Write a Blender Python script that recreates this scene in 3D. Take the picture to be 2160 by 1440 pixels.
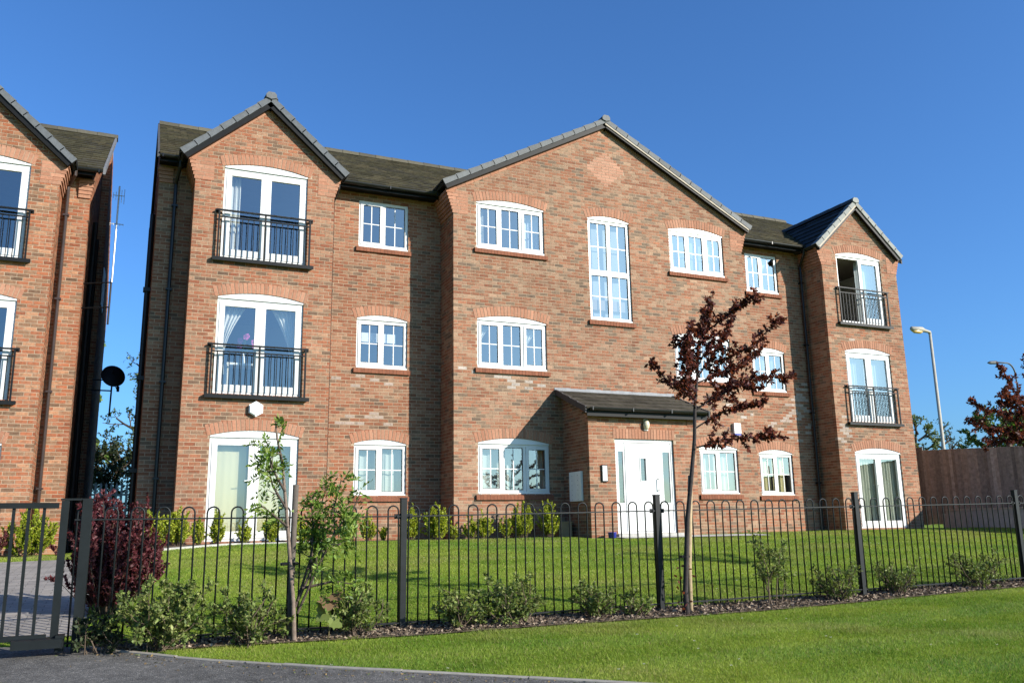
import bpy, math, random
import numpy as np
from mathutils import Vector, Matrix

# ------------------------------------------------------------------ camera, sky, sun, exposure
for o in list(bpy.data.objects):
    bpy.data.objects.remove(o, do_unlink=True)
scene = bpy.context.scene
COL = scene.collection
R = math.radians

CAM = (-6.0689, -17.4416, 0.2396)
YAW, PITCH, ROLL, FPX = 0.4188, 0.2099, -0.0161, 1827.4463
fw = Vector((math.sin(YAW)*math.cos(PITCH), math.cos(YAW)*math.cos(PITCH), math.sin(PITCH)))
rt = Vector((math.cos(YAW), -math.sin(YAW), 0.0))
up = rt.cross(fw)
r2 = rt*math.cos(ROLL)+up*math.sin(ROLL)
u2 = -rt*math.sin(ROLL)+up*math.cos(ROLL)
cam_data = bpy.data.cameras.new('camera')
cam_data.sensor_width = 36.0
cam_data.sensor_fit = 'HORIZONTAL'
cam_data.lens = FPX/2160*36.0
cam_data.clip_start = 0.1
cam_data.clip_end = 3000
cam = bpy.data.objects.new('camera', cam_data)
COL.objects.link(cam)
m = Matrix((r2, u2, -fw)).transposed().to_4x4()
m.translation = Vector(CAM)
cam.matrix_world = m
scene.camera = cam

SUN_AZ = R(139.0)      # clockwise from +Y
SUN_EL = R(24.0)
to_sun = Vector((math.sin(SUN_AZ)*math.cos(SUN_EL), math.cos(SUN_AZ)*math.cos(SUN_EL), math.sin(SUN_EL)))
world = bpy.data.worlds.new('World')
scene.world = world
world.use_nodes = True
wn = world.node_tree
wn.nodes.clear()
sky = wn.nodes.new('ShaderNodeTexSky')
sky.sky_type = 'NISHITA'
sky.sun_disc = False
sky.sun_elevation = SUN_EL
sky.sun_rotation = SUN_AZ
sky.altitude = 0
sky.air_density = 1.0
sky.dust_density = 1.2
sky.ozone_density = 3.0
bg = wn.nodes.new('ShaderNodeBackground')
bg.inputs['Strength'].default_value = 0.078
wo = wn.nodes.new('ShaderNodeOutputWorld')
tint = wn.nodes.new('ShaderNodeVectorMath')       # the photograph's deep blue rendering of a clear sky
tint.operation = 'MULTIPLY'
tint.inputs[1].default_value = (0.57, 1.0, 1.49)
wn.links.new(sky.outputs[0], tint.inputs[0])
wn.links.new(tint.outputs[0], bg.inputs[0])
wn.links.new(bg.outputs[0], wo.inputs[0])

sd = bpy.data.lights.new('sun', 'SUN')
sd.energy = 5.0
sd.angle = R(0.5)
sd.color = (1.0, 0.93, 0.82)
sun = bpy.data.objects.new('sun', sd)
COL.objects.link(sun)
sun.rotation_euler = (-to_sun).to_track_quat('-Z', 'Y').to_euler()
sun.location = (20, -30, 20)

scene.view_settings.view_transform = 'Standard'
scene.view_settings.look = 'None'
scene.view_settings.exposure = 0.85
scene.view_settings.gamma = 1.0
scene.view_settings.use_curve_mapping = False
scene.render.engine = 'CYCLES'
scene.cycles.max_bounces = 8
scene.cycles.transparent_max_bounces = 16

# ------------------------------------------------------------------ helpers
rng = np.random.default_rng(7)
random.seed(7)

def link(o, parent=None):
    COL.objects.link(o)
    if parent is not None:
        o.parent = parent
    return o

def empty(name, loc=(0, 0, 0), label=None, cat=None, group=None):
    o = bpy.data.objects.new(name, None)
    o.location = loc
    o.empty_display_size = 0.2
    link(o)
    return tag(o, label, cat, group)

def tag(o, label=None, cat=None, group=None, kind=None):
    if label: o['label'] = label
    if cat: o['category'] = cat
    if group: o['group'] = group
    if kind: o['kind'] = kind
    return o

class MB:
    """collects shapes; build() links them as one mesh object"""
    def __init__(s):
        s.v = []; s.f = []; s.c = []; s.smooth = False
    def add(s, verts, faces, col=None):
        b = len(s.v)
        s.v += [tuple(p) for p in verts]
        s.f += [tuple(i+b for i in f) for f in faces]
        s.c += [col if col is not None else (1, 1, 1)]*len(verts)
        return s
    def box(s, x0, x1, y0, y1, z0, z1, col=None):
        v = [(x0,y0,z0),(x1,y0,z0),(x1,y1,z0),(x0,y1,z0),(x0,y0,z1),(x1,y0,z1),(x1,y1,z1),(x0,y1,z1)]
        f = [(0,3,2,1),(4,5,6,7),(0,1,5,4),(1,2,6,5),(2,3,7,6),(3,0,4,7)]
        return s.add(v, f, col)
    def obox(s, c, ax, ay, az, col=None):
        """box centred at c with half-axis vectors"""
        c = Vector(c); ax = Vector(ax); ay = Vector(ay); az = Vector(az)
        v = [c-ax-ay-az, c+ax-ay-az, c+ax+ay-az, c-ax+ay-az, c-ax-ay+az, c+ax-ay+az, c+ax+ay+az, c-ax+ay+az]
        f = [(0,3,2,1),(4,5,6,7),(0,1,5,4),(1,2,6,5),(2,3,7,6),(3,0,4,7)]
        return s.add(v, f, col)
    def prism(s, poly, axis, a0, a1, col=None):
        """poly: list of 2-D points; axis 'y': points are (x,z); 'x': (y,z); 'z': (x,y)"""
        n = len(poly)
        def P(p, a):
            if axis == 'y': return (p[0], a, p[1])
            if axis == 'x': return (a, p[0], p[1])
            return (p[0], p[1], a)
        v = [P(p, a0) for p in poly]+[P(p, a1) for p in poly]
        f = [tuple(range(n)), tuple(range(2*n-1, n-1, -1))]
        for i in range(n):
            j = (i+1) % n
            f.append((i, i+n, j+n, j))
        return s.add(v, f, col)
    def tube(s, pts, rad, n=8, col=None, caps=True):
        pts = [Vector(p) for p in pts]
        if not hasattr(rad, '__len__'): rad = [rad]*len(pts)
        b = len(s.v); ring = []
        prev = None
        for i, p in enumerate(pts):
            if i == 0: d = pts[1]-p
            elif i == len(pts)-1: d = p-pts[i-1]
            else: d = (pts[i+1]-p).normalized()+(p-pts[i-1]).normalized()
            if d.length < 1e-9: d = Vector((0, 0, 1))
            d.normalize()
            if prev is None:
                a = d.orthogonal().normalized()
            else:
                a = prev-d*prev.dot(d)
                a = a.normalized() if a.length > 1e-6 else d.orthogonal().normalized()
            prev = a
            bb = d.cross(a)
            for k in range(n):
                t = 2*math.pi*k/n
                s.v.append(tuple(p+(a*math.cos(t)+bb*math.sin(t))*rad[i]))
                s.c.append(col if col is not None else (1, 1, 1))
        for i in range(len(pts)-1):
            for k in range(n):
                k2 = (k+1) % n
                s.f.append((b+i*n+k, b+i*n+k2, b+(i+1)*n+k2, b+(i+1)*n+k))
        if caps:
            s.f.append(tuple(b+k for k in range(n-1, -1, -1)))
            e = b+(len(pts)-1)*n
            s.f.append(tuple(e+k for k in range(n)))
        return s
    def mesh(s, name, mat):
        me = bpy.data.meshes.new(name)
        me.from_pydata(s.v, [], s.f)
        at = me.color_attributes.new('tone', 'FLOAT_COLOR', 'POINT')
        arr = np.ones((len(s.v), 4), np.float32)
        arr[:, :3] = np.array(s.c, np.float32)
        at.data.foreach_set('color', arr.ravel())
        if s.smooth:
            me.polygons.foreach_set('use_smooth', [True]*len(me.polygons))
        me.materials.append(mat)
        me.update()
        return me
    def build(s, name, mat, parent=None, kind=None):
        o = bpy.data.objects.new(name, s.mesh(name, mat))
        link(o, parent)
        if kind: o['kind'] = kind
        return o

def quads_mesh(name, verts, cols, mat, tri=False):
    """verts (n,k,3) k=4 or 3, cols (n,3): one mesh of loose faces, fast"""
    n, k, _ = verts.shape
    me = bpy.data.meshes.new(name)
    me.vertices.add(n*k)
    me.vertices.foreach_set('co', verts.astype(np.float32).ravel())
    me.loops.add(n*k)
    me.loops.foreach_set('vertex_index', np.arange(n*k, dtype=np.int32))
    me.polygons.add(n)
    me.polygons.foreach_set('loop_start', np.arange(0, n*k, k, dtype=np.int32))
    me.polygons.foreach_set('loop_total', np.full(n, k, np.int32))
    at = me.color_attributes.new('tone', 'FLOAT_COLOR', 'POINT')
    arr = np.ones((n*k, 4), np.float32)
    arr[:, :3] = np.repeat(cols, k, axis=0)
    at.data.foreach_set('color', arr.ravel())
    me.materials.append(mat)
    me.update()
    me.validate()
    return me

# ------------------------------------------------------------------ materials
def new_mat(name):
    m = bpy.data.materials.new(name)
    m.use_nodes = True
    nt = m.node_tree
    b = nt.nodes['Principled BSDF']
    return m, nt, b

def N(nt, t, **kw):
    n = nt.nodes.new(t)
    for k, v in kw.items():
        setattr(n, k, v)
    return n

def noise(nt, scale, detail=4, coord='Object', rough=0.6):
    tc = N(nt, 'ShaderNodeTexCoord')
    no = N(nt, 'ShaderNodeTexNoise')
    no.inputs['Scale'].default_value = scale
    no.inputs['Detail'].default_value = detail
    no.inputs['Roughness'].default_value = rough
    nt.links.new(tc.outputs[coord], no.inputs['Vector'])
    return no

def mat_plain(name, col, rough=0.5, var=0.12, scale=8.0, bump=0.0, metal=0.0, spec=0.5, bscale=60):
    m, nt, b = new_mat(name)
    no = noise(nt, scale)
    ramp = N(nt, 'ShaderNodeValToRGB')
    ramp.color_ramp.elements[0].position = 0.3
    ramp.color_ramp.elements[1].position = 0.7
    ramp.color_ramp.elements[0].color = tuple(c*(1-var) for c in col)+(1,)
    ramp.color_ramp.elements[1].color = tuple(min(1, c*(1+var)) for c in col)+(1,)
    nt.links.new(no.outputs['Fac'], ramp.inputs[0])
    nt.links.new(ramp.outputs[0], b.inputs['Base Color'])
    b.inputs['Roughness'].default_value = rough
    b.inputs['Metallic'].default_value = metal
    b.inputs['Specular IOR Level'].default_value = spec
    if bump:
        n2 = noise(nt, bscale, 5)
        bp = N(nt, 'ShaderNodeBump')
        bp.inputs['Strength'].default_value = bump
        bp.inputs['Distance'].default_value = 0.01
        nt.links.new(n2.outputs['Fac'], bp.inputs['Height'])
        nt.links.new(bp.outputs[0], b.inputs['Normal'])
    return m

def mat_tone(name, rough=0.85, scale=30.0, lo=0.75, hi=1.2, bump=0.4, bscale=120, spec=0.3):
    """colour comes from the 'tone' attribute, with grain"""
    m, nt, b = new_mat(name)
    at = N(nt, 'ShaderNodeAttribute'); at.attribute_name = 'tone'
    no = noise(nt, scale, 6)
    mr = N(nt, 'ShaderNodeMapRange')
    mr.inputs['From Min'].default_value = 0.25; mr.inputs['From Max'].default_value = 0.75
    mr.inputs['To Min'].default_value = lo; mr.inputs['To Max'].default_value = hi
    nt.links.new(no.outputs['Fac'], mr.inputs['Value'])
    mx = N(nt, 'ShaderNodeVectorMath', operation='SCALE')
    nt.links.new(at.outputs['Color'], mx.inputs[0])
    nt.links.new(mr.outputs[0], mx.inputs['Scale'])
    nt.links.new(mx.outputs[0], b.inputs['Base Color'])
    b.inputs['Roughness'].default_value = rough
    b.inputs['Specular IOR Level'].default_value = spec
    if bump:
        n2 = noise(nt, bscale, 6)
        bp = N(nt, 'ShaderNodeBump')
        bp.inputs['Strength'].default_value = bump
        bp.inputs['Distance'].default_value = 0.004
        nt.links.new(n2.outputs['Fac'], bp.inputs['Height'])
        nt.links.new(bp.outputs[0], b.inputs['Normal'])
    return m

def mat_leaf(name, trans=0.35, rough=0.5, spec=0.35):
    m, nt, b = new_mat(name)
    at = N(nt, 'ShaderNodeAttribute'); at.attribute_name = 'tone'
    b.inputs['Roughness'].default_value = rough
    b.inputs['Specular IOR Level'].default_value = spec
    nt.links.new(at.outputs['Color'], b.inputs['Base Color'])
    tr = N(nt, 'ShaderNodeBsdfTranslucent')
    sc = N(nt, 'ShaderNodeVectorMath', operation='MULTIPLY')
    sc.inputs[1].default_value = (1.25, 1.25, 0.7)
    nt.links.new(at.outputs['Color'], sc.inputs[0])
    nt.links.new(sc.outputs[0], tr.inputs['Color'])
    mx = N(nt, 'ShaderNodeMixShader')
    mx.inputs[0].default_value = trans
    nt.links.new(b.outputs[0], mx.inputs[1])
    nt.links.new(tr.outputs[0], mx.inputs[2])
    nt.links.new(mx.outputs[0], nt.nodes['Material Output'].inputs['Surface'])
    return m

def mat_glass(name, ior=1.9, tint=(0.92, 0.95, 0.95), base=0.25, waver=0.05):
    m, nt, b = new_mat(name)
    nt.nodes.remove(b)
    tr = N(nt, 'ShaderNodeBsdfTransparent'); tr.inputs[0].default_value = tint+(1,)
    gl = N(nt, 'ShaderNodeBsdfGlossy'); gl.inputs['Roughness'].default_value = 0.0
    gl.inputs['Color'].default_value = (1, 0.98, 0.94, 1)
    fr = N(nt, 'ShaderNodeLayerWeight'); fr.inputs['Blend'].default_value = 0.5      # Schlick, same from both sides
    pw = N(nt, 'ShaderNodeMath', operation='POWER'); pw.inputs[1].default_value = 4.0
    nt.links.new(fr.outputs['Facing'], pw.inputs[0])
    ad = N(nt, 'ShaderNodeMath', operation='MULTIPLY_ADD'); ad.inputs[1].default_value = 1-base; ad.inputs[2].default_value = base
    nt.links.new(pw.outputs[0], ad.inputs[0])
    no = noise(nt, 1.6, 1)
    bp = N(nt, 'ShaderNodeBump'); bp.inputs['Strength'].default_value = waver; bp.inputs['Distance'].default_value = 0.02
    nt.links.new(no.outputs['Fac'], bp.inputs['Height'])
    nt.links.new(bp.outputs[0], gl.inputs['Normal'])
    mx = N(nt, 'ShaderNodeMixShader')
    nt.links.new(ad.outputs[0], mx.inputs[0])
    nt.links.new(tr.outputs[0], mx.inputs[1])
    nt.links.new(gl.outputs[0], mx.inputs[2])
    nt.links.new(mx.outputs[0], nt.nodes['Material Output'].inputs['Surface'])
    return m

M = {}
def brick_material():
    m, nt, b = new_mat('brick')
    at = N(nt, 'ShaderNodeAttribute'); at.attribute_name = 'tone'
    ge = N(nt, 'ShaderNodeNewGeometry')
    def nz(scale, detail):
        no = N(nt, 'ShaderNodeTexNoise'); no.inputs['Scale'].default_value = scale; no.inputs['Detail'].default_value = detail
        nt.links.new(ge.outputs['Position'], no.inputs['Vector']); return no
    n1 = nz(38, 5)
    mr = N(nt, 'ShaderNodeMapRange')
    mr.inputs['From Min'].default_value = 0.25; mr.inputs['From Max'].default_value = 0.75
    mr.inputs['To Min'].default_value = 0.74; mr.inputs['To Max'].default_value = 1.24
    nt.links.new(n1.outputs['Fac'], mr.inputs['Value'])
    sc = N(nt, 'ShaderNodeVectorMath', operation='SCALE')
    nt.links.new(at.outputs['Color'], sc.inputs[0]); nt.links.new(mr.outputs[0], sc.inputs['Scale'])
    n2 = nz(13, 3)
    r2_ = N(nt, 'ShaderNodeMapRange')
    r2_.inputs['From Min'].default_value = 0.535; r2_.inputs['From Max'].default_value = 0.66
    r2_.inputs['To Min'].default_value = 0.0; r2_.inputs['To Max'].default_value = 0.46
    nt.links.new(n2.outputs['Fac'], r2_.inputs['Value'])
    mx = N(nt, 'ShaderNodeMix', data_type='RGBA')
    ma = N(nt, 'ShaderNodeMath', operation='MULTIPLY'); nt.links.new(r2_.outputs[0], ma.inputs[0]); nt.links.new(at.outputs['Alpha'], ma.inputs[1])
    nt.links.new(ma.outputs[0], mx.inputs[0]); nt.links.new(sc.outputs[0], mx.inputs[6])
    mx.inputs[7].default_value = (0.105, 0.078, 0.05, 1)
    n4 = nz(7, 2)
    r4 = N(nt, 'ShaderNodeMapRange')
    r4.inputs['From Min'].default_value = 0.52; r4.inputs['From Max'].default_value = 0.70
    r4.inputs['To Min'].default_value = 0.0; r4.inputs['To Max'].default_value = 0.32
    nt.links.new(n4.outputs['Fac'], r4.inputs['Value'])
    m4 = N(nt, 'ShaderNodeMix', data_type='RGBA')
    mb4 = N(nt, 'ShaderNodeMath', operation='MULTIPLY'); nt.links.new(r4.outputs[0], mb4.inputs[0]); nt.links.new(at.outputs['Alpha'], mb4.inputs[1])
    nt.links.new(mb4.outputs[0], m4.inputs[0]); nt.links.new(mx.outputs[2], m4.inputs[6])
    m4.inputs[7].default_value = (0.29, 0.205, 0.14, 1)
    nt.links.new(m4.outputs[2], b.inputs['Base Color'])
    b.inputs['Roughness'].default_value = 0.9; b.inputs['Specular IOR Level'].default_value = 0.2
    n3 = nz(170, 5)
    bp = N(nt, 'ShaderNodeBump'); bp.inputs['Strength'].default_value = 0.5; bp.inputs['Distance'].default_value = 0.004
    nt.links.new(n3.outputs['Fac'], bp.inputs['Height']); nt.links.new(bp.outputs[0], b.inputs['Normal'])
    return m
M['brick'] = brick_material()
M['brick_plain'] = mat_tone('plain_red_brick', rough=0.9, scale=26, lo=0.8, hi=1.2, bump=0.5, bscale=160, spec=0.2)
M['mortar'] = mat_plain('mortar', (0.34, 0.252, 0.176), 0.95, 0.18, 5, 0.5, spec=0.1, bscale=150)
M['upvc'] = mat_plain('white_upvc', (0.60, 0.60, 0.59), 0.3, 0.03, 3)
M['glass'] = mat_glass('window_glass')
M['glass_obscure'] = mat_glass('obscure_glass', ior=1.6, tint=(0.55, 0.62, 0.62), base=0.2, waver=0.4)
M['black_metal'] = mat_plain('black_painted_metal', (0.007, 0.008, 0.009), 0.5, 0.25, 20, spec=0.2)
M['fence_paint'] = mat_plain('fence_black_paint', (0.006, 0.008, 0.0095), 0.5, 0.3, 15, spec=0.25)
M['gate_paint'] = mat_plain('gate_grey_paint', (0.007, 0.0095, 0.0105), 0.5, 0.2, 10, spec=0.2)
M['black_plastic'] = mat_plain('black_plastic', (0.009, 0.0095, 0.010), 0.35, 0.2, 6, spec=0.35)
M['brown_plastic'] = mat_plain('brown_plastic', (0.035, 0.022, 0.018), 0.35, 0.2, 6)
M['verge'] = mat_tone('verge_concrete', rough=0.7, scale=14, lo=0.8, hi=1.15, bump=0.2)
M['tile'] = mat_tone('roof_tile', rough=0.88, scale=9, lo=0.55, hi=1.4, bump=0.5, bscale=60, spec=0.15)
M['lead'] = mat_plain('lead_flashing', (0.13, 0.14, 0.155), 0.6, 0.2, 9, 0.2, spec=0.6)
M['trim'] = mat_plain('cream_trim', (0.42, 0.36, 0.29), 0.9, 0.12, 12, 0.3)
M['soffit'] = mat_plain('black_barge_board', (0.007, 0.0075, 0.008), 0.5, 0.2, 6, spec=0.15)
M['plaster'] = mat_plain('interior_plaster', (0.42, 0.40, 0.36), 0.9, 0.05, 2)
M['room_floor'] = mat_plain('carpet', (0.16, 0.13, 0.11), 0.95, 0.1, 4)
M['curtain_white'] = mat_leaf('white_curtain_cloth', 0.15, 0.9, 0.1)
M['wood'] = mat_tone('fence_timber', rough=0.9, scale=10, lo=0.6, hi=1.35, bump=0.5, bscale=50, spec=0.1)
M['concrete'] = mat_plain('concrete', (0.38, 0.37, 0.34), 0.9, 0.18, 7, 0.5, spec=0.2)
M['galv'] = mat_plain('galvanised_steel', (0.42, 0.43, 0.43), 0.45, 0.12, 8, metal=0.5)
M['lamp_pale'] = mat_plain('pale_lamp_paint', (0.36, 0.335, 0.28), 0.6, 0.08, 5, spec=0.2)
M['lamp_grey'] = mat_plain('grey_lamp_paint', (0.10, 0.105, 0.11), 0.6, 0.1, 5, spec=0.2)
M['bark'] = mat_tone('bark', rough=0.9, scale=25, lo=0.6, hi=1.3, bump=0.8, bscale=70, spec=0.1)
M['leaf'] = mat_leaf('leaf', 0.35)
M['leaf_glossy'] = mat_leaf('glossy_leaf', 0.3, 0.55, 0.25)
M['leaf_purple'] = mat_leaf('purple_leaf', 0.42, 0.5, 0.3)
M['grass_blade'] = mat_leaf('grass_blade', 0.3, 0.6, 0.2)
M['white_box'] = mat_plain('white_plastic', (0.75, 0.75, 0.73), 0.4, 0.04, 6)
M['blue'] = mat_plain('blue_plastic', (0.02, 0.03, 0.25), 0.35, 0.1, 6)
M['lamp_glass'] = mat_plain('lamp_bowl', (0.55, 0.50, 0.36), 0.25, 0.1, 6)
M['amber'] = mat_plain('amber_lamp_bowl', (0.62, 0.42, 0.16), 0.2, 0.15, 9)
M['stake'] = mat_tone('stake_timber', rough=0.9, scale=18, lo=0.7, hi=1.2, bump=0.5, spec=0.1)

def lawn_material(name='lawn_soil'):
    m, nt, b = new_mat(name)
    no = noise(nt, 0.55, 6)
    n2 = noise(nt, 14, 6)
    mx = N(nt, 'ShaderNodeMath', operation='ADD')
    mu = N(nt, 'ShaderNodeMath', operation='MULTIPLY'); mu.inputs[1].default_value = 0.6
    nt.links.new(n2.outputs['Fac'], mu.inputs[0])
    nt.links.new(no.outputs['Fac'], mx.inputs[0]); nt.links.new(mu.outputs[0], mx.inputs[1])
    rp = N(nt, 'ShaderNodeValToRGB')
    e = rp.color_ramp.elements
    e[0].position = 0.55; e[0].color = (0.095, 0.16, 0.012, 1)
    e[1].position = 1.05; e[1].color = (0.21, 0.28, 0.03, 1)
    x = rp.color_ramp.elements.new(0.8); x.color = (0.15, 0.22, 0.02, 1)
    nt.links.new(mx.outputs[0], rp.inputs[0])
    nt.links.new(rp.outputs[0], b.inputs['Base Color'])
    b.inputs['Roughness'].default_value = 0.95
    b.inputs['Specular IOR Level'].default_value = 0.1
    n3 = noise(nt, 55, 4)
    bp = N(nt, 'ShaderNodeBump'); bp.inputs['Strength'].default_value = 0.9; bp.inputs['Distance'].default_value = 0.03
    nt.links.new(n3.outputs['Fac'], bp.inputs['Height']); nt.links.new(bp.outputs[0], b.inputs['Normal'])
    return m
M['lawn'] = lawn_material()

def asphalt_material():
    m, nt, b = new_mat('asphalt')
    tc = N(nt, 'ShaderNodeTexCoord')
    vo = N(nt, 'ShaderNodeTexVoronoi'); vo.inputs['Scale'].default_value = 85
    nt.links.new(tc.outputs['Object'], vo.inputs['Vector'])
    sp = N(nt, 'ShaderNodeSeparateColor'); nt.links.new(vo.outputs['Color'], sp.inputs[0])
    rp = N(nt, 'ShaderNodeValToRGB')
    e = rp.color_ramp.elements
    e[0].position = 0.0; e[0].color = (0.07, 0.067, 0.063, 1)
    e[1].position = 1.0; e[1].color = (0.17, 0.16, 0.145, 1)
    q = e.new(0.72); q.color = (0.092, 0.088, 0.083, 1)
    nt.links.new(sp.outputs[0], rp.inputs[0])
    n2 = noise(nt, 1.1, 6); n3 = noise(nt, 9, 5)
    ad = N(nt, 'ShaderNodeMath', operation='ADD'); nt.links.new(n2.outputs['Fac'], ad.inputs[0]); nt.links.new(n3.outputs['Fac'], ad.inputs[1])
    mr = N(nt, 'ShaderNodeMapRange')
    mr.inputs['From Min'].default_value = 0.7; mr.inputs['From Max'].default_value = 1.3
    mr.inputs['To Min'].default_value = 0.62; mr.inputs['To Max'].default_value = 1.35
    nt.links.new(ad.outputs[0], mr.inputs['Value'])
    sc = N(nt, 'ShaderNodeVectorMath', operation='SCALE')
    nt.links.new(rp.outputs[0], sc.inputs[0]); nt.links.new(mr.outputs[0], sc.inputs['Scale'])
    nt.links.new(sc.outputs[0], b.inputs['Base Color'])
    b.inputs['Roughness'].default_value = 0.9; b.inputs['Specular IOR Level'].default_value = 0.2
    bp = N(nt, 'ShaderNodeBump'); bp.inputs['Strength'].default_value = 0.8; bp.inputs['Distance'].default_value = 0.006; bp.invert = True
    nt.links.new(vo.outputs['Distance'], bp.inputs['Height']); nt.links.new(bp.outputs[0], b.inputs['Normal'])
    return m
M['asphalt'] = asphalt_material()

def paver_material():
    m, nt, b = new_mat('block_paving')
    tc = N(nt, 'ShaderNodeTexCoord')
    br = N(nt, 'ShaderNodeTexBrick')
    br.inputs['Color1'].default_value = (0.27, 0.245, 0.215, 1)
    br.inputs['Color2'].default_value = (0.20, 0.182, 0.165, 1)
    br.inputs['Mortar'].default_value = (0.09, 0.08, 0.07, 1)
    br.inputs['Scale'].default_value = 1.0
    br.inputs['Brick Width'].default_value = 0.2
    br.inputs['Row Height'].default_value = 0.1
    br.inputs['Mortar Size'].default_value = 0.004
    nt.links.new(tc.outputs['Object'], br.inputs['Vector'])
    no = noise(nt, 3, 5)
    mr = N(nt, 'ShaderNodeMapRange')
    mr.inputs['From Min'].default_value = 0.3; mr.inputs['From Max'].default_value = 0.7
    mr.inputs['To Min'].default_value = 0.75; mr.inputs['To Max'].default_value = 1.25
    nt.links.new(no.outputs['Fac'], mr.inputs['Value'])
    sc = N(nt, 'ShaderNodeVectorMath', operation='SCALE')
    nt.links.new(br.outputs['Color'], sc.inputs[0]); nt.links.new(mr.outputs[0], sc.inputs['Scale'])
    nt.links.new(sc.outputs[0], b.inputs['Base Color'])
    b.inputs['Roughness'].default_value = 0.9
    bp = N(nt, 'ShaderNodeBump'); bp.inputs['Strength'].default_value = 0.6; bp.inputs['Distance'].default_value = 0.006; bp.invert = True
    nt.links.new(br.outputs['Fac'], bp.inputs['Height']); nt.links.new(bp.outputs[0], b.inputs['Normal'])
    return m
M['paving'] = paver_material()
M['soil'] = mat_plain('bark_mulch', (0.12, 0.09, 0.066), 0.95, 0.55, 25, 1.0, spec=0.1, bscale=90)

# ------------------------------------------------------------------ ground
def G(x, y):
    x = np.asarray(x, float); y = np.asarray(y, float)
    t = (np.clip(y, -9.6, -1.6)+9.6)/8.0
    ts = t+0.10*np.sin(np.pi*t)
    z = -0.66*(1-ts)
    z = z+0.067*np.clip(y+9.6, -9, 0)
    z = z+0.0095*np.clip(x+3.7, 0, 25)*(1-t)
    d = np.clip((-6.0-x)/1.0, 0, 1)
    z = z-0.13*d*d*(3-2*d)*t
    z = z+0.012*np.sin(x*0.9+1.3)*np.sin(y*0.8)*np.clip(-(y+1.6), 0, 1)
    return z
def g(x, y): return float(G(x, y))

def sheet(name, poly_x, poly_y, mat, lift, kind='structure'):
    X, Y = np.meshgrid(poly_x, poly_y)
    Z = G(X, Y)+lift
    nx, ny = len(poly_x), len(poly_y)
    v = np.stack([X, Y, Z], -1).reshape(-1, 3)
    f = [(j*nx+i, j*nx+i+1, (j+1)*nx+i+1, (j+1)*nx+i) for j in range(ny-1) for i in range(nx-1)]
    me = bpy.data.meshes.new(name)
    me.from_pydata(v.tolist(), [], f)
    me.polygons.foreach_set('use_smooth', [True]*len(f))
    me.materials.append(mat)
    o = bpy.data.objects.new(name, me)
    link(o)
    o['kind'] = kind
    return o
gx = np.concatenate([np.linspace(-900, -40, 8), np.linspace(-30, -12, 10), np.arange(-11, 21, 0.4), np.linspace(24, 60, 10), np.linspace(90, 900, 8)])
gy = np.concatenate([np.linspace(-900, -60, 8), np.linspace(-45, -21, 8), np.arange(-20, 4, 0.4), np.linspace(6, 60, 14), np.linspace(90, 900, 8)])
tag(sheet('ground', gx, gy, M['lawn'], 0.0))

def ribbon(name, left, right, mat, lift, sub=6, thick=0.0):
    """sheet between two polylines, following the ground"""
    L = []; Rr = []
    for i in range(len(left)-1):
        for k in range(sub):
            t = k/sub
            L.append((left[i][0]*(1-t)+left[i+1][0]*t, left[i][1]*(1-t)+left[i+1][1]*t))
            Rr.append((right[i][0]*(1-t)+right[i+1][0]*t, right[i][1]*(1-t)+right[i+1][1]*t))
    L.append(left[-1]); Rr.append(right[-1])
    b = MB(); n = 6
    for a, c in zip(L, Rr):
        for k in range(n+1):
            t = k/n
            x = a[0]*(1-t)+c[0]*t; y = a[1]*(1-t)+c[1]*t
            b.v.append((x, y, g(x, y)+lift)); b.c.append((1, 1, 1))
    for i in range(len(L)-1):
        for k in range(n):
            b.f.append((i*(n+1)+k, i*(n+1)+k+1, (i+1)*(n+1)+k+1, (i+1)*(n+1)+k))
    if thick:
        # skirt edges downwards
        for side in (0, n):
            base = len(b.v)
            for i in range(len(L)):
                p = b.v[i*(n+1)+side]
                b.v.append((p[0], p[1], p[2]-thick)); b.c.append((1, 1, 1))
            for i in range(len(L)-1):
                q = (i*(n+1)+side, (i+1)*(n+1)+side, base+i+1, base+i)
                b.f.append(q if side else q[::-1])
    o = b.build(name, mat)
    o['kind'] = 'structure'
    return o

PATH_UP = [(-20, -9.2), (-9, -9.2), (-6.9, -9.25), (-6.45, -9.36), (-6.28, -9.47), (-5.92, -9.82), (-5.53, -10.22), (-5.04, -10.6), (-4.62, -10.93), (-4.03, -11.3), (-3.47, -11.68), (-2.84, -12.12), (-2.44, -12.42), (-1.2, -13.4), (3, -16.6), (10, -21)]
PATH_LO = [(-20, -10.5), (-9, -10.5), (-7.4, -10.4), (-6.95, -10.42), (-6.74, -10.5), (-6.45, -10.75), (-6.1, -11.1), (-5.7, -11.5), (-5.3, -11.85), (-4.7, -12.3), (-4.15, -12.7), (-3.5, -13.2), (-3.1, -13.5), (-1.9, -14.5), (2.2, -17.8), (9, -22.4)]
ribbon('footpath', PATH_UP, PATH_LO, M['asphalt'], 0.012)
ribbon('paved_drive', [(-12.5, -8.92), (-12.5, -6), (-12.5, -2.4)], [(-6.3, -8.98), (-6.3, -6), (-6.75, -2.4)], M['paving'], 0.008)
def offset_line(pts, d):
    out = []
    for i, p in enumerate(pts):
        a = Vector(pts[max(i-1, 0)]+(0,)); c = Vector(pts[min(i+1, len(pts)-1)]+(0,))
        t = (c-a).normalized(); nn = Vector((-t.y, t.x, 0))
        out.append((p[0]+nn.x*d, p[1]+nn.y*d))
    return out
edging = empty('path_edging', (0, 0, 0)); edging['kind'] = 'structure'
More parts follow.
